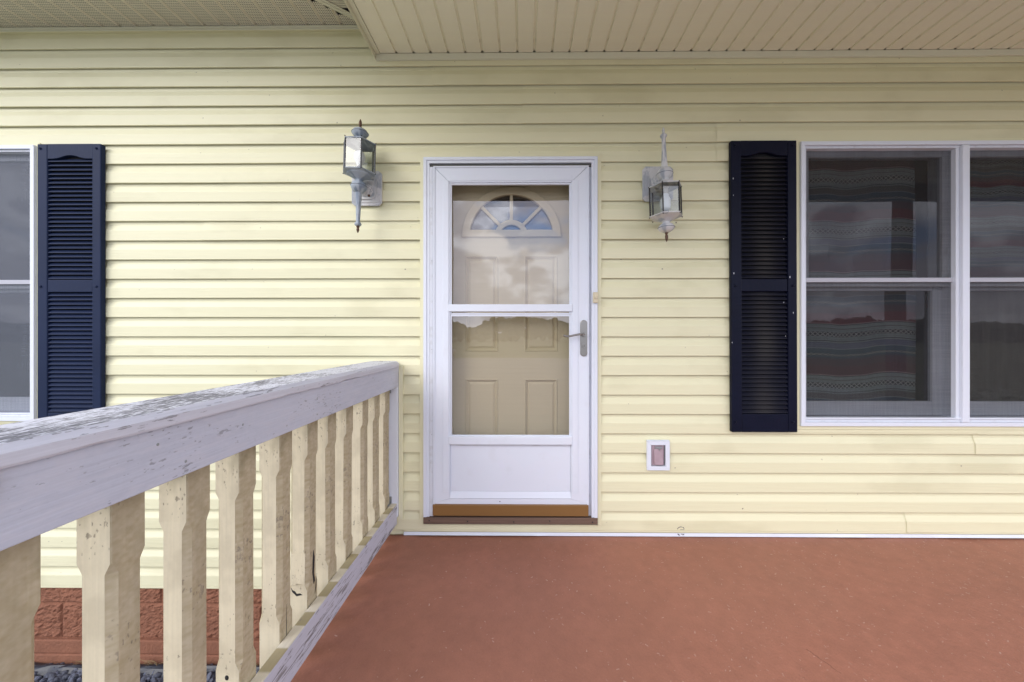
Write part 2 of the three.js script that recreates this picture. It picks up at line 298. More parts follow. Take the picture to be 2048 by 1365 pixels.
{
  const slab = mesh('porch_floor', bx(-0.83, 6.7, -0.11, 0, 0.0, 1.86, 0.004, 'x', 0.9, 0.1), M.floor);
  structure(slab, 'terracotta painted concrete porch floor with pale flecks');
  structure(mesh('porch_base', bx(-0.80, 6.66, GR - 0.05, -0.112, 0.02, 1.82), M.footing), 'painted masonry under the porch floor');
}
{ // split-face blocks, each with its own rough face
  const fw = thing('foundation_wall', 'reddish painted split-face block foundation below the siding, behind the railing', 'wall', [0, 0, 0]);
  mesh('mortar', bx(-4.5, -0.80, -0.64, -0.30, -0.13, -0.006), M.footing, fw);
  const R = rng(31);
  function block(x0, x1, y0, y1, seed) {
    const nx = 64, ny = 34, g = new THREE.PlaneGeometry(x1 - x0, y1 - y0, nx, ny), p = g.attributes.position;
    for (let i = 0; i < p.count; i++) {
      const x = p.getX(i), y = p.getY(i), ex = Math.min(x + (x1 - x0) / 2, (x1 - x0) / 2 - x), ey = Math.min(y + (y1 - y0) / 2, (y1 - y0) / 2 - y), k = clamp(Math.min(ex, ey) / 0.009);
      p.setZ(i, Math.min(ex, ey) < 1e-5 ? 0.004 : 0.006 + k * (0.001 + 0.022 * (fbm(x * 44 + y * 26 + seed, y * 70 - x * 30, seed, 4) - 0.2)));
    }
    g.translate((x0 + x1) / 2, (y0 + y1) / 2, -0.010);
    return clean(uvm(g, 'x', seed * 0.37, seed * 0.21));
  }
  [[-0.421, -0.225, -0.09], [-0.630, -0.427, 0.116]].forEach(([y0, y1, off], r) => { for (let k = 0; k < 9; k++) { const x0 = -4.5 + k * 0.404 + off; mesh('block', block(x0, x0 + 0.397, y0, y1, k * 3.1 + r * 50), M.block, fw); } });
  mesh('footing', bx(-4.5, -0.80, -0.715, -0.636, -0.1, 0.014, 0.006), M.footing, fw);
  mesh('footing_lip', bx(-4.5, -0.80, GR - 0.06, -0.7155, -0.1, 0.021, 0.006), M.footing, fw);
  const s = mesh('landscape_fabric', (() => { const g = new THREE.PlaneGeometry(2.6, 0.09, 60, 6), p = g.attributes.position; for (let i = 0; i < p.count; i++) { const x = p.getX(i), t = (p.getY(i) + 0.045) / 0.09; const k = fbm(x * 7, t * 2, 3, 3) - 0.5; p.setXYZ(i, x - 2.2, GR + 0.022 + 0.022 * Math.sin(t * Math.PI) - 0.016 * (1 - t) + 0.03 * k, 0.085 - 0.060 * t + 0.012 * k); } return uvm(g); })(), M.plastic);
  tag(s, 'crumpled black landscape fabric along the foot of the foundation', 'landscape fabric');
  const tufts = [[-2.56, 1], [-2.18, 0.8], [-1.62, 0.6]];
  tufts.forEach(([x, k], i) => {
    const G = []; const R2 = rng(90 + i);
    for (let b = 0; b < 26; b++) { const a = R2() * 6.28, l = (0.03 + 0.045 * R2()) * k, bx0 = x + (R2() - 0.5) * 0.10; G.push(tube([[bx0, GR + 0.01, 0.035], [bx0 + 0.3 * l * Math.cos(a), GR + 0.02 + l * 0.6, 0.037 + 0.2 * l * Math.abs(Math.sin(a))], [bx0 + l * Math.cos(a), GR + 0.015 + l * (0.5 + 0.5 * R2()), 0.04 + 0.5 * l * Math.abs(Math.sin(a))]], 0.0008, 5, 3)); }
    tag(mesh('dry_grass_tuft', G, M.straw), ['largest tuft of dry straw grass against the foundation, leftmost gap', 'dry straw grass tuft at the foundation, between the second and third baluster', 'smallest dry grass tuft at the foundation, behind the fifth baluster'][i], 'grass tuft', 'dry grass tufts along the foundation');
  });
}

// ------------------------------------------------------------------ siding, course by course
const E0 = 0.1143, Y0 = 0.033;
const OPEN = [[-0.602, 0.443, 0.067, 2.24], [1.597, 3.52, 0.632, 2.318], [-3.86, -2.891, 0.655, 2.318]];
const house = thing('house_wall', 'cream yellow dutch-lap vinyl siding wall of the house', 'wall');
{
  const prof = [[0, 0.0065], [0, 0.0130], [0.002, 0.0142], [0.059, 0.0130], [0.063, 0.0122], [0.090, 0.0012], [0.094, 0.0000], [0.1143, -0.0008]];   // height, depth
  const zAt = (h) => { for (let i = 2; i < prof.length; i++) if (h <= prof[i][0]) return lerp(prof[i - 1][1], prof[i][1], (h - prof[i - 1][0]) / (prof[i][0] - prof[i - 1][0])); return -0.0008; };
  function piece(row, x0, x1, ya, yb, dz) {
    const b = Y0 + row * E0, h0 = Math.max(0, ya - b), h1 = Math.min(E0, yb - b), hs = [];
    if (h1 - h0 < 0.001 || x1 - x0 < 0.004) return null;
    if (h0 < 1e-6) hs.push([0, 0.0065], [0, 0.0130]); else hs.push([h0, zAt(h0)]);
    for (const q of prof) if (q[0] > h0 + 1e-4 && q[0] < h1 - 1e-4) hs.push(q);
    hs.push([h1, zAt(h1)]); if (h1 > E0 - 1e-6) hs.push([E0 + 0.012, -0.0012]);
    const nx = Math.max(1, Math.ceil((x1 - x0) / 0.22)), pos = [], uv = [], idx = [];
    const ou = h3(row, Math.round(x0 * 10), 4) * 3;
    for (let i = 0; i <= nx; i++) {
      const x = lerp(x0, x1, i / nx), wy = 0.0026 * (n3(x * 0.9, row * 3.7, 1) - 0.5), wz = 0.0024 * (n3(x * 1.6, row * 5.1, 2) - 0.5);
      hs.forEach(([h, z], k) => { pos.push(x, b + h + (h < 0.03 ? wy : wy * 0.5), z + (k ? wz * (1 - h / E0) : 0) + dz); uv.push(x + ou, row * E0 + h + row * 0.61); });
    }
    const m = hs.length;
    for (let i = 0; i < nx; i++) for (let k = 0; k < m - 1; k++) { const a = i * m + k, c = a + m; idx.push(a, c, a + 1, a + 1, c, c + 1); }
    const g = new THREE.BufferGeometry();
    g.setAttribute('position', new THREE.Float32BufferAttribute(pos, 3)); g.setAttribute('uv', new THREE.Float32BufferAttribute(uv, 2)); g.setIndex(idx);
    const n = g.toNonIndexed(); n.computeVertexNormals(); return clean(n);
  }
  const SEAM = { 23: [-0.532], 22: [0.003], 21: [0.003], 20: [1.142], 19: [1.142], 5: [2.651], 4: [2.640], 0: [2.244], 15: [-1.9], 12: [3.0] };
  for (let row = -3; row < 27; row++) {
    const b = Y0 + row * E0, t = b + E0, X0 = -4.5, X1 = row < 0 ? -0.80 : 6.7;
    const ys = [b, t]; for (const o of OPEN) for (const y of [o[2], o[3]]) if (y > b + 0.001 && y < t - 0.001) ys.push(y);
    ys.sort((a, c) => a - c);
    const cuts = (SEAM[row] || []), segs = [X0, ...cuts, X1];
    for (let s = 0; s < segs.length - 1; s++) {
      const whole = [], G = [];
      for (let k = 0; k < ys.length - 1; k++) {
        let iv = [[segs[s], segs[s + 1]]];
        for (const o of OPEN) if (o[2] < ys[k + 1] - 1e-4 && o[3] > ys[k] + 1e-4) iv = iv.flatMap(([a, c]) => o[1] <= a || o[0] >= c ? [[a, c]] : [[a, o[0]], [o[1], c]].filter(([p, q]) => q - p > 0.004));
        for (const [a, c] of iv) { const g = piece(row, a + (s ? -0.012 : 0), c, ys[k], ys[k + 1], s ? 0.003 : 0); if (g) (ys.length > 2 ? whole : G).push(g); }
      }
      if (whole.length) mesh('clapboard', whole, M.vinyl, house);
      for (const g of G) mesh('clapboard', g, M.vinyl, house);
    }
  }
  // backing wall with the same openings, and trims
  const S = [], z0 = -0.13, z1 = -0.006;
  const rect = (a, b, c, d) => S.push(bx(a, b, c, d, z0, z1));
  rect(-4.5, -3.86, -0.31, 3.1); rect(-3.86, -2.891, -0.31, 0.655); rect(-3.86, -2.891, 2.318, 3.1); rect(-2.891, -0.602, -0.31, 3.1);
  rect(-0.602, 0.443, -0.31, 0.0665); rect(-0.602, 0.443, 2.24, 3.1); rect(0.443, 1.597, -0.31, 3.1); rect(1.597, 3.52, -0.31, 0.632); rect(1.597, 3.52, 2.318, 3.1); rect(3.52, 6.7, -0.31, 3.1);
  mesh('sheathing', S, M.vinylTrim, house);
  mesh('starter_strip', bx(-4.5, -0.80, -0.325, -0.311, -0.002, 0.012, 0.002), M.vinylTrim, house);
  mesh('starter_strip', bx(-0.71, 6.7, 0.0215, 0.0325, 0.0, 0.0115, 0.002), M.vinylTrim, house);
  mesh('undersill_trim', bx(-4.5, -0.89, 2.99, 3.0, 0.0, 0.017, 0.002), M.vinylTrim, house);
  mesh('undersill_trim', bx(1.59, 3.53, 0.612, 0.632, 0.0, 0.016, 0.002), M.vinylTrim, house);
}
{ // white flashing along the floor, lifted and wavy at its lower edge
  const g = new THREE.PlaneGeometry(7.4, 0.022, 300, 3), p = g.attributes.position;
  for (let i = 0; i < p.count; i++) { const x = p.getX(i), t = (p.getY(i) + 0.011) / 0.022, k = step(0.5, 0.8, fbm(x * 2.6 + 4, 1, 7, 4)); p.setXYZ(i, x + 2.99, 0.0035 + 0.018 * t + (1 - t) * 0.007 * k, 0.014 + (1 - t) * (0.004 + 0.012 * k)); }
  tag(mesh('base_flashing', uvm(g), M.white), 'wavy white flashing strip where the siding meets the porch floor', 'flashing');
  // a printed round mark, cut through by the lap of the siding
  const mk = [], ring = (r0, r1, a0, a1, z) => { const s = new THREE.Shape(); s.absarc(0, 0, r1, a0, a1, false); s.absarc(0, 0, r0, a1, a0, true); const e = new THREE.ExtrudeGeometry(s, { depth: 0.0006, bevelEnabled: false, curveSegments: 10 }); e.translate(0.921, 0.036, z); return clean(e); };
  mk.push(ring(0.0205, 0.0245, 0.55, 1.15, 0.0142), ring(0.0205, 0.0240, 1.35, 2.75, 0.0142), clean(bx(0.917, 0.941, 0.0405, 0.0430, 0.0142, 0.0148)));
  mk.push(prism([[0.897, 0.0195], [0.907, 0.0195], [0.914, 0.010], [0.907, 0.010]], 'z', 0.0185, 0.0195), prism([[0.918, 0.0195], [0.929, 0.0195], [0.926, 0.0150]], 'z', 0.0185, 0.0195), prism([[0.933, 0.0195], [0.940, 0.0195], [0.931, 0.0115], [0.928, 0.0125]], 'z', 0.0185, 0.0195));
  const pmk = thing('printed_mark', 'small dark round printed mark at the bottom edge of the siding', 'mark'); for (const q of mk) mesh('stroke', q, M.ink, pmk);
}

// mitred J-channel or casing round an opening: outer rect, width, depth
function casing(name, parent, mat, x0, x1, y0, y1, w, z0, z1, bottom = true, pieces = 'all') {
  const m = (pts) => prism(pts, 'z', z0, z1, 'y');
  mesh(name, m([[x0, y0], [x0 + w, y0 + (bottom ? w : 0)], [x0 + w, y1 - w], [x0, y1]]), mat, parent);
  mesh(name, m([[x1, y0], [x1, y1], [x1 - w, y1 - w], [x1 - w, y0 + (bottom ? w : 0)]]), mat, parent);
  mesh(name, m([[x0 + 0.001, y1], [x0 + w, y1 - w + 0.0007], [x1 - w, y1 - w + 0.0007], [x1 - 0.001, y1]]), mat, parent);
  if (bottom) mesh(name, m([[x0 + 0.001, y0], [x1 - 0.001, y0], [x1 - w, y0 + w - 0.0007], [x0 + w, y0 + w - 0.0007]]), mat, parent);
}

// ------------------------------------------------------------------ door frame, storm door, entry door
{
  const f = thing('door_frame', 'white door surround with yellow channel trim and weathered wooden sill', 'door frame');
  casing('channel_trim', f, M.vinylTrim, -0.613, 0.453, 0.067, 2.251, 0.0205, 0.0005, 0.020, false);
  // brick mould: an outer step and an inner step
  casing('casing', f, M.white, -0.5895, 0.4290, 0.118, 2.2270, 0.0175, -0.02, 0.033, false);
  casing('casing', f, M.white, -0.572, 0.4115, 0.118, 2.2095, 0.0165, -0.02, 0.028, false);
  mesh('jamb', [bx(-0.5555, -0.5335, 0.118, 2.1745, -0.128, 0.022, 0.002), bx(0.3795, 0.395, 0.118, 2.1745, -0.128, 0.008, 0.002)], M.whiteWorn, f);
  mesh('head', bx(-0.5555, 0.395, 2.1755, 2.193, -0.128, 0.006, 0.002), M.whiteWorn, f);
  mesh('head_gap_shade', bx(-0.556, 0.396, 2.1765, 2.190, 0.007, 0.018, 0.002), M.shadowGrey, f);  // dark strip painted as the shade in the gap above the storm door
  mesh('sill', bx(-0.590, 0.4295, 0.0785, 0.1165, -0.12, 0.034, 0.003), M.rawWood, f, 'weathered dark wooden sill');
  for (const x of [-0.555, -0.33, -0.06, 0.15, 0.40]) mesh('nail_hole', new THREE.SphereGeometry(0.004, 8, 6).translate(x, 0.095 + 0.004 * Math.sin(x * 9), 0.0345), M.black, f);
  const d = thing('storm_door', 'white storm door with two panes, kick panel and brown bottom sweep', 'door');
  const L = -0.5325, Rr = 0.3785, B = 0.193, T = 2.174;
  const fr = (pts, z0, z1, g) => prism(pts, 'z', z0, z1, g);
  const wi = 0.094, gl = -0.436, gr = 0.268 + 0.008, gt = 2.0785, gb = 0.226;
  // mitred outer frame: left stile, right stile, top rail, bottom rail
  mesh('stile', fr([[L, B], [gl, gb], [gl, gt], [L, T]], -0.008, 0.026, 'y'), M.white, d);
  mesh('stile', fr([[Rr, B], [Rr, T], [gr, gt], [gr, gb]], -0.008, 0.026, 'y'), M.white, d);
  mesh('top_rail', fr([[L + 0.003, T], [gl + 0.0012, gt + 0.0012], [gr - 0.0012, gt + 0.0012], [Rr - 0.003, T]], -0.008, 0.0258, 'x'), M.white, d);
  mesh('bottom_rail', fr([[L + 0.001, B], [Rr - 0.001, B], [gr - 0.0012, gb - 0.0012], [gl + 0.0012, gb - 0.0012]], -0.008, 0.0258, 'x'), M.white, d);
  // raised outer lip and the grooves
  casing('edge_lip', d, M.white, L, Rr, B, T + 0.0005, 0.009, 0.0262, 0.031, false);
  mesh('raised_face', [bx(gl - 0.040, gl - 0.006, gb + 0.03, gt + 0.014, 0.0262, 0.0295, 0.0015), bx(gr + 0.006, gr + 0.040, gb + 0.03, gt + 0.014, 0.0262, 0.0295, 0.0015), bx(gl - 0.005, gr + 0.005, gt + 0.010, gt + 0.042, 0.0262, 0.0295, 0.0015)], M.white, d);
  // inner glazing frame
  casing('glazing_bead', d, M.white, gl + 0.0005, gr - 0.0005, 1.3045, gt - 0.0005, 0.0095, 0.006, 0.021, true);
  casing('glazing_bead', d, M.white, gl + 0.0005, gr - 0.0005, 0.5865, 1.3035, 0.0095, 0.006, 0.019, true);
  mesh('middle_rail', bx(gl - 0.006, gr + 0.006, 1.3215, 1.3645, 0.0215, 0.034, 0.003), M.white, d);
  mesh('lower_rail', bx(gl - 0.006, gr + 0.006, 0.543, 0.590, 0.0205, 0.034, 0.003), M.white, d);
  mesh('kick_panel', bx(gl + 0.0005, gr - 0.0005, 0.262, 0.5425, -0.004, 0.014, 0.002), M.white, d);
  mesh('panel_bevel', prism([[0.0145, 0.262], [0.0265, 0.227], [0.0, 0.227], [0.0, 0.262]], 'x', gl + 0.0008, gr - 0.0008), M.white, d);
  mesh('panel_groove', bx(gl + 0.001, gr - 0.001, 0.5305, 0.542, 0.0143, 0.0165, 0.001), M.whiteWorn, d);
  // panes: slightly bowed, as thin storm glass is
  const pane = (x0, x1, y0, y1, z, bow, n = 12) => { const g = new THREE.PlaneGeometry(x1 - x0, y1 - y0, n, n), p = g.attributes.position; for (let i = 0; i < p.count; i++) { const a = p.getX(i) / (x1 - x0) * 2, b = p.getY(i) / (y1 - y0) * 2; p.setZ(i, bow * (1 - a * a) * (1 - b * b)); } g.translate((x0 + x1) / 2, (y0 + y1) / 2, z); g.computeVertexNormals(); return g; };
  mesh('pane', pane(gl + 0.001, gr - 0.001, 1.305, gt - 0.001, 0.012, 0.0005), M.glass, d);
  mesh('pane', pane(gl + 0.001, gr - 0.001, 0.588, 1.303, 0.010, -0.0005), M.glass, d);
  mesh('sweep', bx(-0.534, 0.376, 0.1275, 0.1925, 0.004, 0.037, 0.003), M.sweep, d, 'brown bottom sweep');
  const nails = [[-0.087, 0.205], [-0.5415, 1.9], [-0.5415, 1.62], [-0.5415, 1.1], [-0.5415, 0.6]];
  mesh('screw', new THREE.SphereGeometry(0.003, 8, 6).translate(-0.141, 0.208, 0.0262), M.black, d);
  // hinge rail on the left and its screws
  const hr = mesh('hinge_rail', bx(-0.5550, -0.5345, 0.122, 2.172, 0.0225, 0.0275, 0.0015), M.whiteWorn, d);
  for (const [x, y] of nails.slice(1)) mesh('screw', new THREE.SphereGeometry(0.0022, 6, 5).translate(x, y, 0.028), M.zinc, hr);
  // handle set
  const pl = (() => { const s = new THREE.Shape(), w = 0.0185, h = 0.104; s.moveTo(-w, -h + w); s.absarc(0, -h + w, w, Math.PI, 2 * Math.PI, false); s.lineTo(w, h - w); s.absarc(0, h - w, w, 0, Math.PI, false); const g = new THREE.ExtrudeGeometry(s, { depth: 0.004, bevelEnabled: true, bevelSize: 0.0022, bevelThickness: 0.0025, bevelSegments: 2, curveSegments: 14 }); g.translate(0.349, 1.166, 0.027); return clean(g); })();
  const hp = mesh('handle_plate', pl, M.nickel, d);
  mesh('lever', [clean(new THREE.CylinderGeometry(0.0115, 0.0135, 0.026, 16).rotateX(Math.PI / 2).translate(0.348, 1.189, 0.046)), tube([[0.350, 1.189, 0.060], [0.325, 1.190, 0.064], [0.292, 1.184, 0.067], [0.262, 1.178, 0.068], [0.240, 1.178, 0.067], [0.228, 1.183, 0.064]], 0.0058, 24, 8)], M.nickel, hp);
  mesh('lock_cylinder', [clean(new THREE.CylinderGeometry(0.011, 0.012, 0.010, 20).rotateX(Math.PI / 2).translate(0.3495, 1.122, 0.036))], M.nickel, hp);
  mesh('keyhole', bx(0.3485, 0.3505, 1.117, 1.127, 0.0405, 0.0418), M.black, hp);

  // the entry door behind it
  const e = thing('entry_door', 'tan panelled entry door with half-round fanlight behind the storm door', 'door');
  const zf = -0.080, cx = -0.0775, cy = 1.788;
  const slab = new THREE.Shape([[-0.505, 0.12], [0.357, 0.12], [0.357, 2.172], [-0.505, 2.172]].map((p) => new THREE.Vector2(...p)));
  const hole = (pts) => { const h = new THREE.Path(pts.map((p) => new THREE.Vector2(...p))); slab.holes.push(h); };
  const arc = (r, a0, a1, n, x = cx, y = cy) => Array.from({ length: n + 1 }, (_, i) => { const a = lerp(a0, a1, i / n); return [x + r * Math.cos(a), y + r * Math.sin(a)]; });
  hole(arc(0.285, 0.06, Math.PI - 0.06, 30));
  const PAN = [[-0.363, -0.157, 1.082, 1.672], [0.002, 0.208, 1.082, 1.672], [-0.363, -0.157, 0.24, 0.915], [0.002, 0.208, 0.24, 0.915]];
  for (const [a, b, c, dd] of PAN) hole([[a, c], [b, c], [b, dd], [a, dd]]);
  mesh('slab', clean(uvm(new THREE.ExtrudeGeometry(slab, { depth: 0.04, bevelEnabled: false }).translate(0, 0, zf - 0.04), 'y')), M.doorTan, e);
  for (const [a, b, c, dd] of PAN) {                                  // ogee trough and raised field
    const g = []; const q = (i0, z0, i1, z1) => { const P = (i) => [[a + i, c + i], [b - i, c + i], [b - i, dd - i], [a + i, dd - i]], A = P(i0), Bq = P(i1), pos = []; for (let k = 0; k < 4; k++) { const n = (k + 1) % 4; const V = [[...A[k], z0], [...A[n], z0], [...Bq[n], z1], [...A[k], z0], [...Bq[n], z1], [...Bq[k], z1]]; for (const v of V) pos.push(...v); } const bg = new THREE.BufferGeometry(); bg.setAttribute('position', new THREE.Float32BufferAttribute(pos, 3)); return clean(uvm(bg, 'y')); };
    g.push(q(0, zf, 0.006, zf + 0.004), q(0.006, zf + 0.004, 0.020, zf - 0.011), q(0.020, zf - 0.011, 0.034, zf - 0.003), bx(a + 0.034, b - 0.034, c + 0.034, dd - 0.034, zf - 0.02, zf - 0.003, 0, 'y'));
    mesh('door_panel', g, M.doorTan, e);
  }
  const ring = (ro, ri, base, z0, z1) => { const s = new THREE.Shape(); const O = arc(ro, 0, Math.PI, 36), a = Math.asin(base / ri), I = arc(ri, Math.PI - a, a, 36); s.setFromPoints(O.map((p) => new THREE.Vector2(...p))); s.holes.push(new THREE.Path(I.map((p) => new THREE.Vector2(...p)))); return clean(uvm(new THREE.ExtrudeGeometry(s, { depth: z1 - z0 - 0.006, bevelEnabled: true, bevelSize: 0.003, bevelThickness: 0.003, bevelSegments: 1 }).translate(0, 0, z0 + 0.003), 'y')); };
  const fan = mesh('fanlight', ring(0.302, 0.259, 0.0385, zf - 0.01, zf + 0.016), M.doorTan, e);
  const bar = (a) => { const g = bx(0.095, 0.262, -0.010, 0.010, zf - 0.004, zf + 0.010, 0.004); g.rotateZ(a); g.translate(cx, cy, 0); return g; };
  const hub = (() => { const s = new THREE.Shape(); const a = Math.asin(0.0385 / 0.102), b = Math.asin(0.0385 / 0.074); s.setFromPoints([...arc(0.102, a, Math.PI - a, 24), ...arc(0.074, Math.PI - b, b, 24)].map((p) => new THREE.Vector2(...p))); return clean(uvm(new THREE.ExtrudeGeometry(s, { depth: 0.010, bevelEnabled: true, bevelSize: 0.002, bevelThickness: 0.003, bevelSegments: 1 }).translate(0, 0, zf - 0.003))); })();
  mesh('muntin', [bar(Math.PI / 2)], M.doorTan, fan); mesh('muntin', [bar(Math.PI / 4)], M.doorTan, fan); mesh('muntin', [bar(Math.PI * 0.75)], M.doorTan, fan); mesh('muntin', hub, M.doorTan, fan);
  { const s = new THREE.Shape(); s.setFromPoints(arc(0.275, 0.1, Math.PI - 0.1, 30).map((p) => new THREE.Vector2(...p))); mesh('pane', new THREE.ShapeGeometry(s).translate(0, 0, zf - 0.012), M.glass, fan); }
}

// ------------------------------------------------------------------ shutters
function shutter(label, x0, mats, seed, warp) {
  const t = thing('shutter', label, 'shutter', [x0, 0.622, 0.0145], 'louvred shutters beside the windows');
  const w = 0.378, h = 1.688, sL = 0.066, sR = 0.048, R = rng(seed), d = 0.028, zs = 0.0;
  const bxx = (...a) => { const g = bx(...a); const p = g.attributes.position; for (let i = 0; i < p.count; i++) p.setX(i, p.getX(i) + warp * Math.sin((p.getY(i) / h) * Math.PI * 1.1 + 2.2)); return g; };
  mesh('stile', bxx(0, 0.060, 0, h, 0, d, 0.005, 'y'), mats[0], t); mesh('stile', bxx(w - 0.052, w, 0, h, 0, d, 0.005, 'y'), mats[0], t);
  mesh('back_panel', bx(0.058, w - 0.05, 0.02, h - 0.02, 0.0, 0.003), M.shutterBack, t);
  mesh('bottom_rail', bxx(0.0595, w - 0.0515, 0, 0.105, 0.001, d - 0.002, 0.003), mats[0], t);
  mesh('middle_rail', bxx(0.0595, w - 0.0515, 0.815, 0.888, 0.001, d - 0.002, 0.003), mats[0], t);
  { const s = new THREE.Shape(); const a = 0.0597, b = w - 0.0517; s.moveTo(a, h - 0.001); s.lineTo(a, h - 0.086); s.lineTo(a + 0.03, h - 0.086); s.bezierCurveTo(a + 0.08, h - 0.084, a + 0.09, h - 0.066, (a + b) / 2, h - 0.066); s.bezierCurveTo(b - 0.09, h - 0.066, b - 0.08, h - 0.084, b - 0.03, h - 0.086); s.lineTo(b, h - 0.086); s.lineTo(b, h - 0.001); const g = new THREE.ExtrudeGeometry(s, { depth: d - 0.006, bevelEnabled: true, bevelSize: 0.0015, bevelThickness: 0.002, bevelSegments: 1 }); g.translate(0, 0, 0.002); const q = clean(uvm(g)); const p = q.attributes.position; for (let i = 0; i < p.count; i++) p.setX(i, p.getX(i) + warp * Math.sin((p.getY(i) / h) * Math.PI * 1.1 + 2.2)); mesh('top_rail', q, mats[0], t); }
  const slat = prism([[0.004, 0.0165], [0.008, 0.0205], [0.0235, 0.0045], [0.0245, 0.0], [0.021, -0.001]], 'x', 0.0605, w - 0.0525);
  for (const [y0, n] of [[0.105, 28], [0.888, 28]]) for (let k = 0; k < n; k++) {
    const y = y0 + 0.0055 + (k * (y0 < 0.5 ? 0.707 : 0.716)) / n; if (y > h - 0.09) continue;
    const sg = slat.clone(); { const q = sg.attributes.uv = slat.attributes.uv.clone(); for (let i = 0; i < q.count; i++) q.setY(i, q.getY(i) + y); } const m = mesh('slat', sg, mats[1], t); m.position.set(warp * Math.sin((y / h) * Math.PI * 1.1 + 2.2), y, 0); m.rotation.z = (R() - 0.5) * 0.004;
  }
  for (const [x, y] of [[0.02, h - 0.028], [w - 0.025, h - 0.028], [0.022, 0.848], [w - 0.025, 0.848], [0.022, 0.06], [w - 0.025, 0.06]]) mesh('screw_cap', new THREE.SphereGeometry(0.0075, 12, 6, 0, 6.3, 0, 1.57).rotateX(Math.PI / 2).translate(x, y, d), mats[0], t);
  return t;
}
shutter('navy louvred shutter beside the left window, clean and evenly coloured', -2.866, [M.shutterNavy, M.shutterNavy], 3, 0);
const rsh = shutter('near-black warped shutter with dusty faded slats beside the double window', 1.200, [M.shutterDark, M.shutterFaded], 4, 0.004);
{ const R = rng(66); for (let k = 0; k < 9; k++) mesh('paint_chip', new THREE.SphereGeometry(0.002 + 0.0022 * R(), 6, 5).scale(0.6, 1.6, 0.3).translate(k % 2 ? 0.004 + 0.01 * R() : 0.30 + 0.06 * R(), 0.5 + 1.12 * R(), 0.0283), M.whiteWorn, rsh); }

// ------------------------------------------------------------------ windows
function sash(name, parent, x0, x1, y0, y1, z, st, top, bot, mat) {
  const s = new THREE.Group(); s.name = name; parent.add(s);
  const f = mesh('sash_frame', [bx(x0, x0 + st, y0, y1, z - 0.014, z + 0.014, 0.003, 'y'), bx(x1 - st, x1, y0, y1, z - 0.014, z + 0.014, 0.003, 'y'), bx(x0 + st + 0.0003, x1 - st - 0.0003, y1 - top, y1, z - 0.0137, z + 0.0137, 0.003), bx(x0 + st + 0.0003, x1 - st - 0.0003, y0, y0 + bot, z - 0.0137, z + 0.0137, 0.003)], mat, s);
  const g = new THREE.PlaneGeometry(x1 - x0 - 2 * st, y1 - y0 - top - bot, 8, 8), p = g.attributes.position; for (let i = 0; i < p.count; i++) p.setZ(i, 0.0006 * (n3(p.getX(i) * 4, p.getY(i) * 4, z * 90) - 0.5)); g.computeVertexNormals();
  mesh('pane', g.translate((x0 + x1) / 2, (y0 + bot + y1 - top) / 2, z), M.glassWin, s);
  return s;
}
function windowUnit(t, x0, x1, y0, y1, ym) {                         // x0..x1 clear inside of the frame
  sash('upper_sash', t, x0 - 0.012, x1 + 0.018, ym - 0.010, y1 + 0.03, -0.030, 0.054, 0.058, 0.036, M.whiteWorn);
  sash('lower_sash', t, x0 - 0.012, x1 + 0.004, y0 - 0.005, ym + 0.004, -0.064, 0.058, 0.034, 0.084, M.white);
  mesh('jamb_track', [bx(x0 - 0.024, x0 - 0.013, y0 - 0.02, y1 + 0.03, -0.125, -0.002), bx(x1 + 0.0185, x1 + 0.029, y0 - 0.02, y1 + 0.03, -0.125, -0.002), bx(x0 - 0.012, x1 + 0.018, y0 - 0.03, y0 - 0.0065, -0.125, -0.004), bx(x0 - 0.012, x1 + 0.018, y1 + 0.0315, y1 + 0.045, -0.125, -0.002)], M.whiteWorn, t);
  mesh('meeting_rail', bx(x0 - 0.012, x1 + 0.018, ym + 0.014, ym + 0.040, -0.0032, 0.003, 0.002), M.railGrey, t);
}
const dw = thing('double_window', 'white double window with dark screens beside the near-black shutter', 'window');
{
  casing('channel_trim', dw, M.vinylTrim, 1.588, 3.526, 0.634, 2.328, 0.020, 0.0005, 0.020, true);
  casing('frame', dw, M.white, 1.6085, 3.5055, 0.6565, 2.3075, 0.022, -0.13, 0.034, true);
  casing('frame_step', dw, M.whiteWorn, 1.6307, 3.4833, 0.679, 2.285, 0.014, -0.128, 0.022, true);
  mesh('mullion', [bx(2.512, 2.532, 0.6792, 2.2848, -0.13, 0.020, 0.003, 'y'), bx(2.5325, 2.574, 0.6788, 2.2852, -0.13, 0.036, 0.004, 'y'), bx(2.5745, 2.590, 0.6792, 2.2848, -0.13, 0.022, 0.003, 'y')], M.white, dw);
  mesh('sill_lip', bx(1.612, 3.502, 0.6945, 0.7035, 0.008, 0.026, 0.002), M.white, dw);
  windowUnit(dw, 1.648, 2.510, 0.706, 2.266, 1.481);
  windowUnit(dw, 2.592, 3.466, 0.706, 2.266, 1.481);
  for (const [a, b] of [[1.646, 2.511], [2.591, 3.468]]) mesh('screen', clean(uvm(new THREE.PlaneGeometry(b - a, 1.565).translate((a + b) / 2, 1.486, -0.004))), M.screen, dw);
}
const lw = thing('single_window', 'white single window at the left edge with cloudy sky reflected', 'window');
{
  casing('channel_trim', lw, M.vinylTrim, -3.872, -2.880, 0.657, 2.328, 0.018, 0.0005, 0.020, true);
  casing('frame', lw, M.white, -3.8535, -2.8985, 0.6765, 2.3085, 0.022, -0.13, 0.034, true);
  casing('frame_step', lw, M.whiteWorn, -3.831, -2.921, 0.699, 2.286, 0.012, -0.128, 0.022, true);
  windowUnit(lw, -3.816, -2.936, 0.722, 2.266, 1.475);
  const g = new THREE.PlaneGeometry(0.884, 1.55).translate(-3.376, 1.495, -0.004); mesh('screen', clean(uvm(g)), M.screenSkyLit, lw);
}
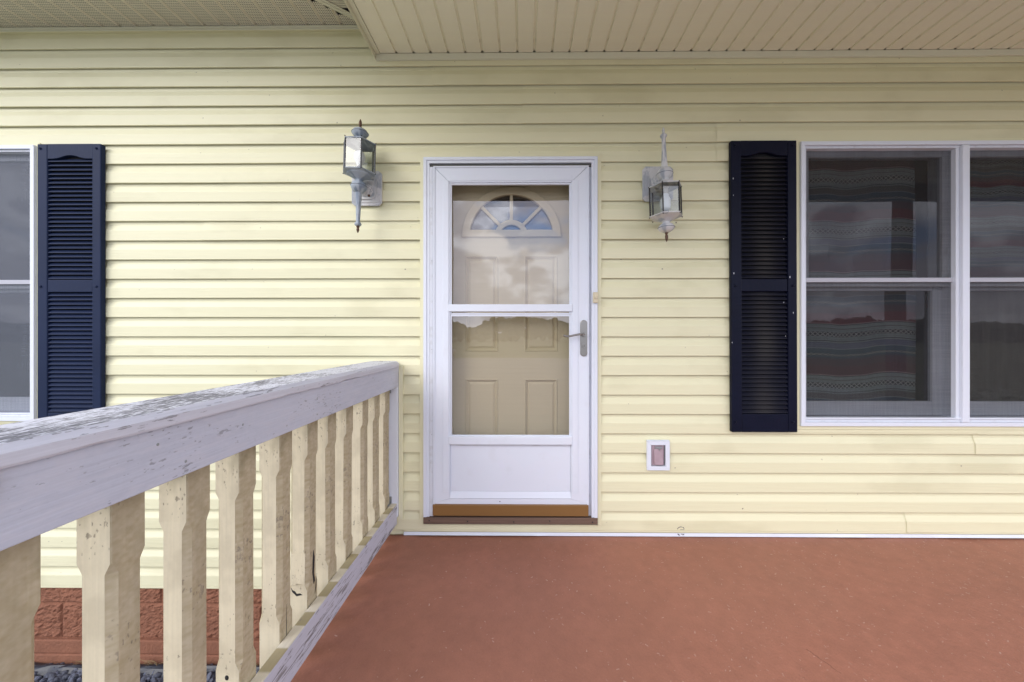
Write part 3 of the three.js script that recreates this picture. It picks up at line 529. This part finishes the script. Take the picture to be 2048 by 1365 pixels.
{ // rooms behind the glass
  const room = (name, a, b, lab) => structure(mesh(name, [bx(a - 0.05, b + 0.05, -0.2, -0.1, -3.3, -0.135), bx(a - 0.05, b + 0.05, 2.75, 2.85, -3.3, -0.135), bx(a - 0.05, a, -0.1, 2.75, -3.2, -0.135), bx(b, b + 0.05, -0.1, 2.75, -3.2, -0.135), bx(a - 0.05, b + 0.05, -0.1, 2.75, -3.3, -3.2)], M.room), lab);
  room('room_shell', -4.4, -1.4, 'dim room behind the single window'); room('room_shell', -1.3, 0.9, 'dim hall behind the entry door'); room('room_shell', 1.0, 4.6, 'dim room behind the double window');
}
{ // woven blanket hung as a curtain
  const pal = { d: [0.075, 0.08, 0.09], l: [0.40, 0.45, 0.44], b: [0.20, 0.185, 0.17], s: [0.10, 0.16, 0.21], m: [0.16, 0.10, 0.12], r: [0.25, 0.07, 0.085], p: [0.55, 0.38, 0.38], w: [0.55, 0.55, 0.52], v: [0.22, 0.24, 0.34] };
  const xs = (u, n, f, hw) => { const a = Math.abs(((u * n) % 1) - 0.5) * 2, q = Math.abs(f - 0.5) * 2; return Math.abs(a - q) < hw; };
  const bl = tex(1024, 1024, (u, v) => {
    const t = ((1 - v) * 6) % 1, odd = Math.floor((1 - v) * 6) % 2;
    let c;
    if (t < 0.085) c = xs(u, 34, t / 0.085, 0.32) ? pal.w : pal.d;
    else if (t < 0.20) c = Math.abs(t - 0.17) < 0.006 ? pal.d : pal.l;
    else if (t < 0.31) c = odd ? pal.b : pal.v;
    else if (t < 0.325) c = pal.l;
    else if (t < 0.42) c = pal.s; else if (t < 0.46) c = xs(u, 30, (t - 0.42) / 0.04, 0.30) ? pal.w : pal.d;
    else if (t < 0.62) c = mix3(pal.s, pal.m, step(0.46, 0.55, t)); else if (t < 0.83) c = mix3(pal.m, pal.r, odd ? step(0.62, 0.68, t) : 0.45 * step(0.62, 0.68, t));
    else if (t < 0.848) c = pal.p; else if (t < 0.86) c = pal.d; else c = Math.abs(t - 0.93) < 0.006 ? pal.b : pal.l;
    return mul3(c, 1.15 + 0.36 * h3(Math.floor(u * 700), Math.floor(v * 500), 3) * 0.6 + 0.1 * Math.sin(v * 1024 * 0.9));
  });
  M.blanket = std({ map: bl, roughness: 0.95 });
  const sheet = (x0, x1, y0, y1, z, seed, amp) => { const g = new THREE.PlaneGeometry(x1 - x0, y1 - y0, 60, 40), p = g.attributes.position; for (let i = 0; i < p.count; i++) { const x = p.getX(i), y = p.getY(i), s = 0.5 * (n3(x * 5 + seed, y * 0.7, 1) - 0.5) + 0.25 * Math.sin(x * 26 + seed + 1.5 * n3(x * 2, y, 4)); p.setZ(i, amp * s); p.setY(i, y + 0.05 * (n3(x * 3.2 + seed, 0.3, 6) - 0.5) + 0.016 * (n3(x * 9 + seed, y * 2, 6) - 0.5)); } g.translate((x0 + x1) / 2, (y0 + y1) / 2, z); g.computeVertexNormals(); return g; };
  tag(mesh('striped_blanket', sheet(1.55, 2.462, 0.56, 2.50, -0.155, 3, 0.035), M.blanket), 'red and teal striped woven blanket hung inside the left half of the double window', 'blanket');
  tag(mesh('striped_blanket', sheet(2.52, 3.55, 1.33, 2.46, -0.150, 8, 0.035), M.blanket), 'striped woven blanket hung inside the top of the double window\'s right half', 'blanket');
  // plastic film over the lower right pane, crumpled at the bottom
  const g = new THREE.PlaneGeometry(0.94, 0.84, 90, 90), p = g.attributes.position;
  for (let i = 0; i < p.count; i++) { const x = p.getX(i), y = p.getY(i), t = step(-0.22, -0.34, y); p.setZ(i, 0.012 * (fbm(x * 14, y * 2.2, 2, 3) - 0.5) + t * 0.06 * (fbm(x * 16, y * 24, 5, 4) - 0.5)); }
  g.translate(3.03, 1.10, -0.118); g.computeVertexNormals();
  tag(mesh('plastic_film', uvm(g), std({ map: per(tex(512, 512, (u, v) => mul3([0.27, 0.235, 0.21], 0.75 + 0.5 * fbmT(u, v, 24, 3, 340, 4))), 0.9, 0.9), roughness: 0.35 })), 'crumpled brown-grey plastic sheet behind the lower right window pane', 'plastic sheet');
}

// ------------------------------------------------------------------ wall lanterns
function lantern(label, x, y, flip, mat, bar, tilt) {
  const t = thing('wall_lantern', label, 'wall lamp', [x, y, 0.013], 'wall lanterns either side of the door');
  const s = flip ? -1 : 1, zA = 0.112, HEX = 0.0885;
  const F = (g) => { if (flip) { g.rotateZ(Math.PI); } g.rotateZ(tilt); g.translate(0, 0, zA); return g; };
  // stacked back plate
  const clip = (w, h, c, z0, z1, y0 = 0) => { const sh = new THREE.Shape([[-w + c, -h], [w - c, -h], [w, -h + c], [w, h - c], [w - c, h], [-w + c, h], [-w, h - c], [-w, -h + c]].map((p) => new THREE.Vector2(...p))); const g = new THREE.ExtrudeGeometry(sh, { depth: z1 - z0 - 0.003, bevelEnabled: true, bevelSize: 0.002, bevelThickness: 0.0015, bevelSegments: 1 }); g.translate(0, y0, z0 + 0.0015); return clean(uvm(g)); };
  const yp = flip ? -0.010 : 0.028;
  const bp = mesh('back_plate', [clip(0.087, 0.100, 0.016, 0, 0.012, yp), clip(0.072, 0.084, 0.006, 0.012, 0.016, yp), clip(0.058, 0.066, 0.024, 0.016, 0.024, yp)], M.lampWhite, t);
  mesh('mounting_screw', new THREE.SphereGeometry(0.008, 10, 8).translate(0.020, yp - 0.048, 0.026), M.bronze, bp);
  mesh('arm', [clean(new THREE.ConeGeometry(0.046, 0.050, 24, 1, true).rotateX(Math.PI / 2).translate(0, yp * 0.5, 0.047)), tube([[0, yp * 0.5, 0.03], [0, yp * 0.25, 0.08], [0, 0, zA]], 0.014, 10, 12)], M.lampWhite, t);
  mesh('stem', F(lathe([[0.0001, -0.224], [0.014, -0.223], [0.0185, -0.217], [0.0185, -0.212], [0.012, -0.203], [0.0105, -0.195], [0.0125, -0.13], [0.0165, -0.055], [0.0185, -0.038]])), mat, t);
  mesh('tail_tip', F(lathe([[0.0001, -0.264], [0.004, -0.258], [0.008, -0.246], [0.006, -0.236], [0.009, -0.228], [0.008, -0.223]], 12)), flip ? mat : M.bronze, t);
  mesh('arm_ball', F(lathe([[0.0185, -0.038], [0.030, -0.030], [0.0405, -0.014], [0.0435, -0.004], [0.0435, 0.0], [0.042, 0.002], [0.034, 0.017], [0.022, 0.026], [0.019, 0.034]])), mat, t);
  for (const [rr, yy] of [[0.0437, -0.002], [0.0446, 0.2965]]) mesh('rim', F(clean(new THREE.TorusGeometry(rr, 0.0013, 6, 30).rotateX(Math.PI / 2).translate(0, yy, 0))), M.rim, t);
  // hexagonal cage: bell under it, roof over it, panes and bars between
  const hexr = (r) => Array.from({ length: 6 }, (_, k) => { const a = Math.PI / 6 + (k * Math.PI) / 3; return [r * Math.sin(a), r * Math.cos(a)]; });
  const frustum = (list) => { const pos = []; for (let i = 0; i < list.length - 1; i++) { const A = hexr(list[i][0]), B = hexr(list[i + 1][0]); for (let k = 0; k < 6; k++) { const n = (k + 1) % 6, a = [A[k][0], list[i][1], A[k][1]], b = [A[n][0], list[i][1], A[n][1]], c = [B[n][0], list[i + 1][1], B[n][1]], d = [B[k][0], list[i + 1][1], B[k][1]]; pos.push(...a, ...b, ...c, ...a, ...c, ...d); } } const g = new THREE.BufferGeometry(); g.setAttribute('position', new THREE.Float32BufferAttribute(pos, 3)); return clean(uvm(g)); };
  mesh('cage_base', [F(lathe([[0.019, 0.034], [0.026, 0.038], [0.044, 0.050], [0.062, 0.058], [0.066, 0.066]])), F(frustum([[0.062, 0.064], [HEX + 0.003, 0.068], [HEX + 0.003, 0.073], [HEX - 0.010, 0.073]]))], mat, t);
  mesh('cage_roof', [F(frustum([[HEX - 0.010, 0.231], [HEX + 0.003, 0.231], [HEX + 0.003, 0.236], [0.052, 0.250], [0.026, 0.262]])), F(lathe([[0.028, 0.260], [0.020, 0.266], [0.020, 0.272], [0.034, 0.279], [0.0435, 0.292], [0.0445, 0.296], [0.0435, 0.299], [0.036, 0.311], [0.020, 0.321], [0.0001, 0.325]]))], mat, t);
  mesh('finial', F(lathe([[0.009, 0.321], [0.008, 0.330], [0.0055, 0.335], [0.0085, 0.342], [0.0085, 0.352], [0.006, 0.364], [0.0001, 0.377]], 14)), M.bronze, t);
  for (let k = 0; k < 6; k++) {
    const a = Math.PI / 6 + (k * Math.PI) / 3, b = a + Math.PI / 3, m = (a + b) / 2;
    const br = bx(-0.0032, 0.0032, 0.073, 0.231, -0.0032, 0.0032); br.rotateY(a); br.translate(HEX * 0.98 * Math.sin(a), 0, HEX * 0.98 * Math.cos(a)); mesh('cage_bar', F(br), bar, t);
    const pg = new THREE.PlaneGeometry(HEX * 0.93, 0.157); pg.rotateY(m); pg.translate(HEX * 0.855 * Math.sin(m), 0.152, HEX * 0.855 * Math.cos(m)); mesh('pane', F(pg.toNonIndexed()), M.lampGlass, t);
    for (const yy of [0.0695, 0.2395]) mesh('thumb_screw', F(clean(new THREE.SphereGeometry(0.0034, 7, 5).translate((HEX + 0.002) * Math.sin(a), yy, (HEX + 0.002) * Math.cos(a)))), M.lampBarBlack, t);
  }
  mesh('socket', F(lathe([[0.0001, 0.070], [0.021, 0.070], [0.021, 0.074], [0.0155, 0.078], [0.0155, 0.108], [0.0001, 0.110]], 16)), M.socket, t);
  mesh('bulb', F(lathe(flip ? [[0.013, 0.108], [0.017, 0.112], [0.019, 0.125], [0.026, 0.138], [0.0275, 0.170], [0.024, 0.192], [0.012, 0.203], [0.0001, 0.206]] : [[0.013, 0.108], [0.014, 0.118], [0.022, 0.135], [0.0295, 0.155], [0.030, 0.168], [0.024, 0.186], [0.012, 0.196], [0.0001, 0.198]], 24)), M.bulb, t);
  return t;
}
lantern('chalky grey wall lantern left of the door, its tail hanging down', -0.926, 2.020, false, M.lampChalk, M.lampBar, -0.024);
lantern('white wall lantern right of the door, its tail pointing up', 0.783, 2.078, true, M.lampWhite, M.lampBarBlack, 0.030);

// ------------------------------------------------------------------ doorbell and outlet box
{
  const b = thing('doorbell', 'ivory doorbell button on the right side of the door frame', 'doorbell', [0.4155, 1.402, 0.034]);
  mesh('housing', bx(-0.0145, 0.0145, -0.031, 0.031, 0, 0.014, 0.003), M.bellIvory, b);
  mesh('button', new THREE.CylinderGeometry(0.0085, 0.0095, 0.005, 18).rotateX(Math.PI / 2).translate(0.001, 0.001, 0.0165), M.bellIvory, b);
  const o = thing('outlet_box', 'white framed wall box with a mauve cover below the double window', 'outlet box', [0.7835, 0.481, 0.0115]);
  casing('frame', o, M.white, -0.0655, 0.0655, -0.085, 0.085, 0.0235, 0, 0.020, true);
  mesh('frame_lip', [bx(-0.0655, 0.0655, 0.0855, 0.0885, 0, 0.012, 0.001)], M.white, o);
  mesh('recess', bx(-0.043, 0.043, -0.063, 0.063, 0.0, 0.003), M.black, o);
  mesh('cover_plate', bx(-0.0365, 0.036, -0.060, 0.058, 0.0032, 0.009, 0.002), M.mauve, o);
  const fl = (() => { const s = new THREE.Shape(), w = 0.0235, h = 0.050, r = 0.016; s.moveTo(-w, h - 0.012); s.lineTo(-w, -h + r); s.quadraticCurveTo(-w, -h, -w + r, -h); s.lineTo(w - 0.004, -h); s.lineTo(w, -h + 0.006); s.lineTo(w, h - 0.004); s.lineTo(w - 0.004, h); s.lineTo(-w + 0.010, h); const g = new THREE.ExtrudeGeometry(s, { depth: 0.006, bevelEnabled: true, bevelSize: 0.002, bevelThickness: 0.002, bevelSegments: 2 }); g.rotateX(-0.05); g.translate(0.001, -0.003, 0.012); return clean(uvm(g)); })();
  mesh('flap', fl, M.mauve, o);
  mesh('hinge', [bx(-0.020, 0.022, 0.040, 0.052, 0.012, 0.0225, 0.002), clean(new THREE.CylinderGeometry(0.0035, 0.0035, 0.012, 10).translate(0.005, 0.036, 0.021))], M.zinc, o);
}

// ------------------------------------------------------------------ railing
{
  const r = thing('porch_railing', 'weathered wooden porch railing with peeling lavender-white cap rail and cream balusters', 'railing');
  const xR = -0.727, xL = -0.905, yT = 1.032, c = 0.012, Z0 = 0.018, Z1 = 1.74;
  // cap: chamfered board with a slightly ragged, split edge, clipped corner at the wall
  const capGeo = (sides) => {
    const N = 90, pos = [], R = rng(8), ring = (z) => {
      const k = 0.0022 * (fbm(z * 9, 2, 1, 4) - 0.5), k2 = 0.006 * Math.pow(clamp(fbm(z * 12, 7, 3, 4) * 2 - 1.02), 1), e = clamp((0.030 - (z - Z0)) / 0.030) * 0.022;
      return [[xR + k - e, yT - c], [xR - c + k - e, yT - 0.0004 + k * 0.4], [xL + c + k + e, yT + k * 0.4], [xL + k + e, yT - c], [xL + e, 0.998], [xR - 0.002 - e - k2, 0.998 + k2 * 0.8], [xR + k * 1.3 - k2 * 0.6 - e, 1.002 + k2]].map(([x, y]) => [x, y, z]);
    };
    const rings = Array.from({ length: N + 1 }, (_, i) => ring(i < 4 ? Z0 + i * 0.01 : lerp(Z0 + 0.03, Z1, (i - 3) / (N - 3))));
    for (let i = 0; i < N; i++) for (let k = 0; k < 7; k++) { if ((k === 1 || k === 2) === sides) continue; const n = (k + 1) % 7, A = rings[i], B = rings[i + 1]; pos.push(...A[k], ...B[k], ...A[n], ...A[n], ...B[k], ...B[n]); }
    if (sides) for (const [q, fl] of [[rings[0], 0], [rings[N], 1]]) for (let k = 1; k < 6; k++) { const t = fl ? [q[0], q[k + 1], q[k]] : [q[0], q[k], q[k + 1]]; t.forEach((v) => pos.push(...v)); }
    const g = new THREE.BufferGeometry(); g.setAttribute('position', new THREE.Float32BufferAttribute(pos, 3)); return clean(uvm(g, 'z', 0.3, 0.02));
  };
  const capTop = mesh('cap_rail', capGeo(false), M.capWood, r, 'cap rail with badly peeling paint');
  mesh('cap_edge', capGeo(true), M.edgeWood, capTop);
  const board = mesh('side_rail', bx(-0.777, -0.7375, 0.880, 0.9975, Z0 + 0.01, Z1, 0.003, 'z', 0.1, 0.05), M.boardWood, r);
  for (const [z, y] of [[0.70, 0.955], [0.70, 0.905], [0.86, 0.957], [0.86, 0.902], [1.2, 0.95], [1.36, 0.91], [1.42, 0.965]]) mesh('nail_head', new THREE.SphereGeometry(0.003, 8, 6).scale(0.4, 1, 1).translate(-0.7375, y, z), M.zinc, board);
  const bot = mesh('bottom_rail', bx(-0.779, -0.742, 0.081, 0.197, Z0 + 0.02, Z1, 0.003, 'z', 0.7, 0.11), M.bottomWood, r);
  mesh('top_edge', bx(-0.7785, -0.7425, 0.1972, 0.2005, Z0 + 0.02, Z1, 0.0015, 'z', 0.2, 0.3), M.railEdge, bot);
  // stop-chamfered balusters, one by one
  const near = [0.514, 0.675, 0.829, 0.983, 1.147, 1.295, 1.433, 1.577, 1.741, 1.883, 2.026];
  function baluster(i) {
    const R = rng(400 + i), w = 0.0315, H = [[0.035, 0], [0.262, 0], [0.284, 1], [0.730, 1], [0.752, 0], [0.985, 0]], ch = 0.0125, pos = [], sk = (R() - 0.5) * 0.004;
    const ring = ([y, t], q) => { const a = w, b = t ? ch : 0.0022, j = (R() - 0.5) * 0.0016; return [[a - b, a], [a, a - b], [a, -a + b], [a - b, -a], [-a + b, -a], [-a, -a + b], [-a, a - b], [-a + b, a]].map(([x, z]) => [(x < 0 ? x - 0.005 : x) + j + sk * (y - 0.5) * 2, y + (t !== q ? (R() - 0.5) * 0.006 : 0), z + j]); };
    const rs = H.map((h) => ring(h, h[1]));
    for (let k = 0; k < rs.length - 1; k++) for (let m = 0; m < 8; m++) { const n = (m + 1) % 8; pos.push(...rs[k][m], ...rs[k][n], ...rs[k + 1][m], ...rs[k][n], ...rs[k + 1][n], ...rs[k + 1][m]); }
    for (const [q, top] of [[rs[0], 0], [rs[rs.length - 1], 1]]) for (let k = 1; k < 7; k++) { const t = top ? [q[0], q[k + 1], q[k]] : [q[0], q[k], q[k + 1]]; t.forEach((v) => pos.push(...v)); }
    const g = new THREE.BufferGeometry(); g.setAttribute('position', new THREE.Float32BufferAttribute(pos, 3));
    const q = clean(uvm(g, 'y')), nn = q.attributes.normal, uv = q.attributes.uv, v0 = 0.04 + R() * 0.10;
    for (let k = 0; k < uv.count; k++) uv.setXY(k, Math.abs(uv.getX(k)), v0 * 0.9 + uv.getY(k) * 0.6 + (Math.abs(nn.getX(k)) > 0.5 ? 0.18 : 0) * 1);  // x-facing sides take the half with grime and painted shade
    return q;
  }
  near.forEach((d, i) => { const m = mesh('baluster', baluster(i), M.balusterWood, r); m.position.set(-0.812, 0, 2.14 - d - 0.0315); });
  // the rotten baluster: split foot and a sheet of peeled paint
  const rot = r.children.filter((q) => q.name === 'baluster')[5];
  rot.userData.label = 'rotten baluster, split and peeling at its foot';
  mesh('split', [prism([[-0.030, 0.274], [-0.023, 0.264], [-0.014, 0.260], [-0.008, 0.251], [0.004, 0.253], [0.013, 0.247], [0.002, 0.245], [-0.009, 0.2425], [-0.017, 0.251], [-0.024, 0.257]], 'z', 0.0318, 0.0326)], M.black, rot);
  mesh('crack', [prism([[0.002, 0.39], [0.010, 0.36], [0.006, 0.30], [0.013, 0.27], [0.004, 0.262], [-0.003, 0.31], [-0.001, 0.35]].map(([a, b]) => [-a, b]), 'x', 0.0318, 0.0326), prism([[-0.024, 0.29], [-0.018, 0.25], [-0.012, 0.22], [-0.020, 0.24]], 'x', 0.0318, 0.0326)], M.black, rot);
  { const g = new THREE.PlaneGeometry(0.052, 0.115, 14, 16), p = g.attributes.position; for (let k = 0; k < p.count; k++) { const x = p.getX(k), y = p.getY(k), t = (y + 0.0575) / 0.115; p.setZ(k, 0.0022 + (1 - t) * 0.006 * fbm(x * 60, y * 12, 3, 3)); if (t < 0.03) p.setY(k, y + 0.012 * fbm(x * 90, 1, 2, 3)); } g.translate(-0.002, 0.34, 0.0315); g.computeVertexNormals(); mesh('peeled_paint', clean(uvm(g, 'y', 0, 0.09)), M.balusterWood, rot); }
  const b4 = r.children.filter((q) => q.name === 'baluster')[3];
  mesh('knot_hole', [clean(new THREE.SphereGeometry(0.006, 8, 6).scale(0.9, 1.2, 0.15).translate(-0.004, 0.244, 0.0316)), clean(new THREE.SphereGeometry(0.004, 8, 6).scale(0.8, 1.3, 0.15).translate(0.0, 0.205, 0.0316))], M.black, b4);
  const b5 = r.children.filter((q) => q.name === 'baluster')[4];
  mesh('crack', prism([[-0.002, 0.05], [0.002, 0.05], [0.0015, 0.24], [0.0, 0.30], [-0.001, 0.2]], 'x', 0.0314, 0.0319), M.black, b5);
  mesh('wall_post', bx(-0.900, -0.7385, 0.120, 0.9970, 0.0145, 0.040, 0.003, 'y'), M.white, r, 'white end board fixed to the siding');
  mesh('bracket', [bx(-0.792, -0.772, 0.205, 0.242, 0.0405, 0.0435, 0.001), bx(-0.792, -0.772, 0.2055, 0.2085, 0.044, 0.085, 0.001)], M.zinc, r);
  mesh('bracket', [bx(-0.790, -0.776, 0.845, 0.8795, 0.0405, 0.0435, 0.001), bx(-0.790, -0.776, 0.8765, 0.8793, 0.044, 0.080, 0.001)], M.zinc, r);
  for (const [x, y] of [[-0.786, 0.232], [-0.778, 0.232], [-0.786, 0.220]]) mesh('bracket_bolt', new THREE.SphereGeometry(0.0035, 8, 6).translate(x, y, 0.044), M.nickel, r);
  mesh('broken_end', (() => { const g = new THREE.IcosahedronGeometry(1, 3), p = g.attributes.position; for (let i = 0; i < p.count; i++) { const k = 0.75 + 0.5 * n3(p.getX(i) * 2.2 + 5, p.getY(i) * 3, p.getZ(i) * 2.2); p.setXYZ(i, p.getX(i) * k * 0.006 - 0.728, p.getY(i) * k * 0.038 + 0.990, p.getZ(i) * k * 0.022 + 1.672); } return clean(uvm(g, 'y')); })(), M.balusterWood, r, 'brown splintered end of the rail');
  const ch = thing('railing_trim', 'yellow channel trim around the railing\'s white end board', 'trim');
  mesh('channel', [prism([[-0.7365, 0.117], [-0.7365, 0.985], [-0.7125, 1.004], [-0.7125, 0.096]], 'z', 0.0145, 0.024, 'y')], M.vinylTrim, ch);
  mesh('channel', prism([[-0.90, 0.0965], [-0.90, 0.116], [-0.7370, 0.116], [-0.7135, 0.0965]], 'z', 0.0145, 0.024), M.vinylTrim, ch);
}

// ------------------------------------------------------------------ porch ceiling, eave soffit, roof, posts
{
  const pc = thing('porch_ceiling', 'almond grooved vinyl porch ceiling over the door', 'ceiling');
  const yC = 2.842, x0 = -0.845, n = 74;
  const strip = (w, y, gw = 0.014, gh = 0.008) => prism([[0, y + 0.003], [0, y], [w - gw, y], [w - gw * 0.72, y + gh], [w - gw * 0.28, y + gh], [w - 0.0002, y], [w - 0.0002, y + gh + 0.003], [w - gw, y + gh + 0.003]], 'z', 0.026, 1.79);
  const G = [strip(0.1016, yC), strip(0.1016, yC, 0.018, 0.009)];
  for (let k = 0; k < n; k++) { const m = mesh('ceiling_strip', G[k % 3 === 2 ? 1 : 0], M.soffit, pc); m.position.x = x0 + k * 0.1016; m.position.y = 0.0012 * (h3(k, 3, 1) - 0.5); }
  mesh('wall_channel', [bx(-0.873, 6.7, 2.8065, 2.8415, 0.0145, 0.0255, 0.002), bx(-0.873, 2.69, 2.8035, 2.8068, 0.0145, 0.022, 0.001)], M.soffitTrim, pc);
  mesh('edge_channel', bx(-0.872, -0.8455, 2.8355, 2.8405, 0.027, 1.80, 0.002, 'z'), M.soffitTrim, pc);
  mesh('edge_face', bx(-0.874, -0.8725, 2.806, 3.03, 0.0145, 1.80, 0, 'z'), M.soffitTrim, pc);
  const es = thing('eave_soffit', 'vented perforated soffit under the eave at upper left', 'soffit');
  const yS = 3.014, W = 0.46;
  const ven = (w, z0, z1) => prism([[0, yS + 0.003], [0, yS], [w - 0.020, yS], [w - 0.013, yS + 0.010], [w - 0.007, yS + 0.010], [w - 0.001, yS], [w - 0.001, yS + 0.013], [w - 0.02, yS + 0.013]], 'z', z0, z1, 'z', 0, 0);
  for (let k = 0; k < 37; k++) {                                       // strips along the house, cut by the mitre near the porch
    const xa = -4.52 + k * 0.1016, lim = clamp((-0.905 - (xa + 0.05)) * 0.8, 0.03, W); if (xa > -0.93) break;
    const g = ven(0.1016, 0.018, Math.max(0.03, lim)); const p = g.attributes.position, uv = g.attributes.uv; for (let i = 0; i < p.count; i++) uv.setXY(i, p.getX(i), p.getZ(i)); const m = mesh('soffit_strip', g, M.soffitVent, es); m.position.x = xa;
  }
  for (let k = 0; k < 19; k++) {                                       // strips along the porch side
    const za = 0.03 + k * 0.1016, g = ven(0.1016, 0, W); const p = g.attributes.position, uv = g.attributes.uv; for (let i = 0; i < p.count; i++) uv.setXY(i, p.getX(i), p.getZ(i));
    const x1 = -0.880, x0b = -0.88 - Math.min(W, Math.max(0.03, (za + 0.05) / 0.8)); g.scale(1, 1, (x1 - x0b) / W); g.rotateY(-Math.PI / 2); const m = mesh('soffit_strip', g, M.soffitVent, es); m.position.set(x1, 0.0, za);
  }
  const mit = bx(-0.018, 0.018, yS - 0.006, yS - 0.001, 0.0, 0.75, 0.002, 'z'); mit.rotateY(-Math.atan2(1, 0.8)); mit.translate(-0.885, 0, 0.002); mesh('mitre_trim', mit, M.soffitTrim, es);
  const mit2 = bx(-0.004, 0.004, yS - 0.009, yS - 0.0062, 0.0, 0.75, 0.001, 'z'); mit2.rotateY(-Math.atan2(1, 0.8)); mit2.translate(-0.885, 0, 0.002); mesh('mitre_trim', mit2, M.soffitTrim, es);
  mesh('wall_channel', bx(-4.6, -0.8745, 2.9925, 3.0135, 0.0145, 0.0175, 0.001), M.soffitTrim, es);
  mesh('wall_channel', bx(-4.6, -0.8745, 3.0005, 3.0125, 0.0176, 0.024, 0.001), M.soffitTrim, es);
  const rf = thing('porch_roof', 'shingled roof with white fascia over the house and porch', 'roof');
  mesh('roof_deck', [bx(-6.9, -1.342, 3.06, 3.16, -3.5, 0.478), bx(-1.340, 6.9, 3.06, 3.16, -3.5, 1.93)], M.roof, rf);
  mesh('fascia', [bx(-6.9, -1.342, 3.005, 3.17, 0.4785, 0.50), bx(-1.362, -1.3415, 3.005, 3.17, 0.5005, 1.95), bx(-1.341, 6.9, 3.0, 3.17, 1.931, 1.95)], M.white, rf);
  const pb = thing('porch_beam', 'brown wooden porch header beam with square posts at the porch\'s open side', 'beam');
  mesh('beam', bx(-0.88, 6.7, 2.690, 3.05, 1.80, 1.925, 0.004), M.beamShade, pb);
  mesh('post', bx(-0.93, -0.785, 0.0, 2.689, 1.755, 1.85, 0.005), M.beamShade, pb); mesh('post', bx(4.09, 4.23, 0.0, 2.689, 1.76, 1.86, 0.005), M.beamShade, pb);
}

// ------------------------------------------------------------------ far tree line across the lawn (seen in the glass)
{
  const R = rng(501), g = new THREE.IcosahedronGeometry(1, 2), p = g.attributes.position;
  for (let i = 0; i < p.count; i++) { const k = 0.7 + 0.6 * n3(p.getX(i) * 2.6, p.getY(i) * 2.6 + 4, p.getZ(i) * 2.6); p.setXYZ(i, p.getX(i) * k, p.getY(i) * k, p.getZ(i) * k); }
  g.computeVertexNormals();
  const N = 5200, im = new THREE.InstancedMesh(g, M.tree, N), m4 = new THREE.Matrix4(), q = new THREE.Quaternion(), e = new THREE.Euler();
  for (let i = 0; i < N; i++) {
    const x = -150 + 300 * R(), h = 1.7 + 6.2 * fbm(x * 0.14, 3, 1, 4) + (Math.abs(x + 1) < 9 ? 0.9 * (1 - Math.abs(x + 1) / 9) : 0), s = 0.35 + 0.6 * R();
    q.setFromEuler(e.set(R() * 6, R() * 6, R() * 6));
    m4.compose(new THREE.Vector3(x, GR + (h - s * 0.6) * Math.sqrt(R()), 88 + 10 * R()), q, new THREE.Vector3(s * 1.2, s, s)); im.setMatrixAt(i, m4);
  }
  im.name = 'far_woods'; im.castShadow = im.receiveShadow = true; im.userData = { label: 'distant line of trees across the lawn, seen only in the glass', kind: 'stuff' }; scene.add(im);
}
renderer.render(scene, camera);
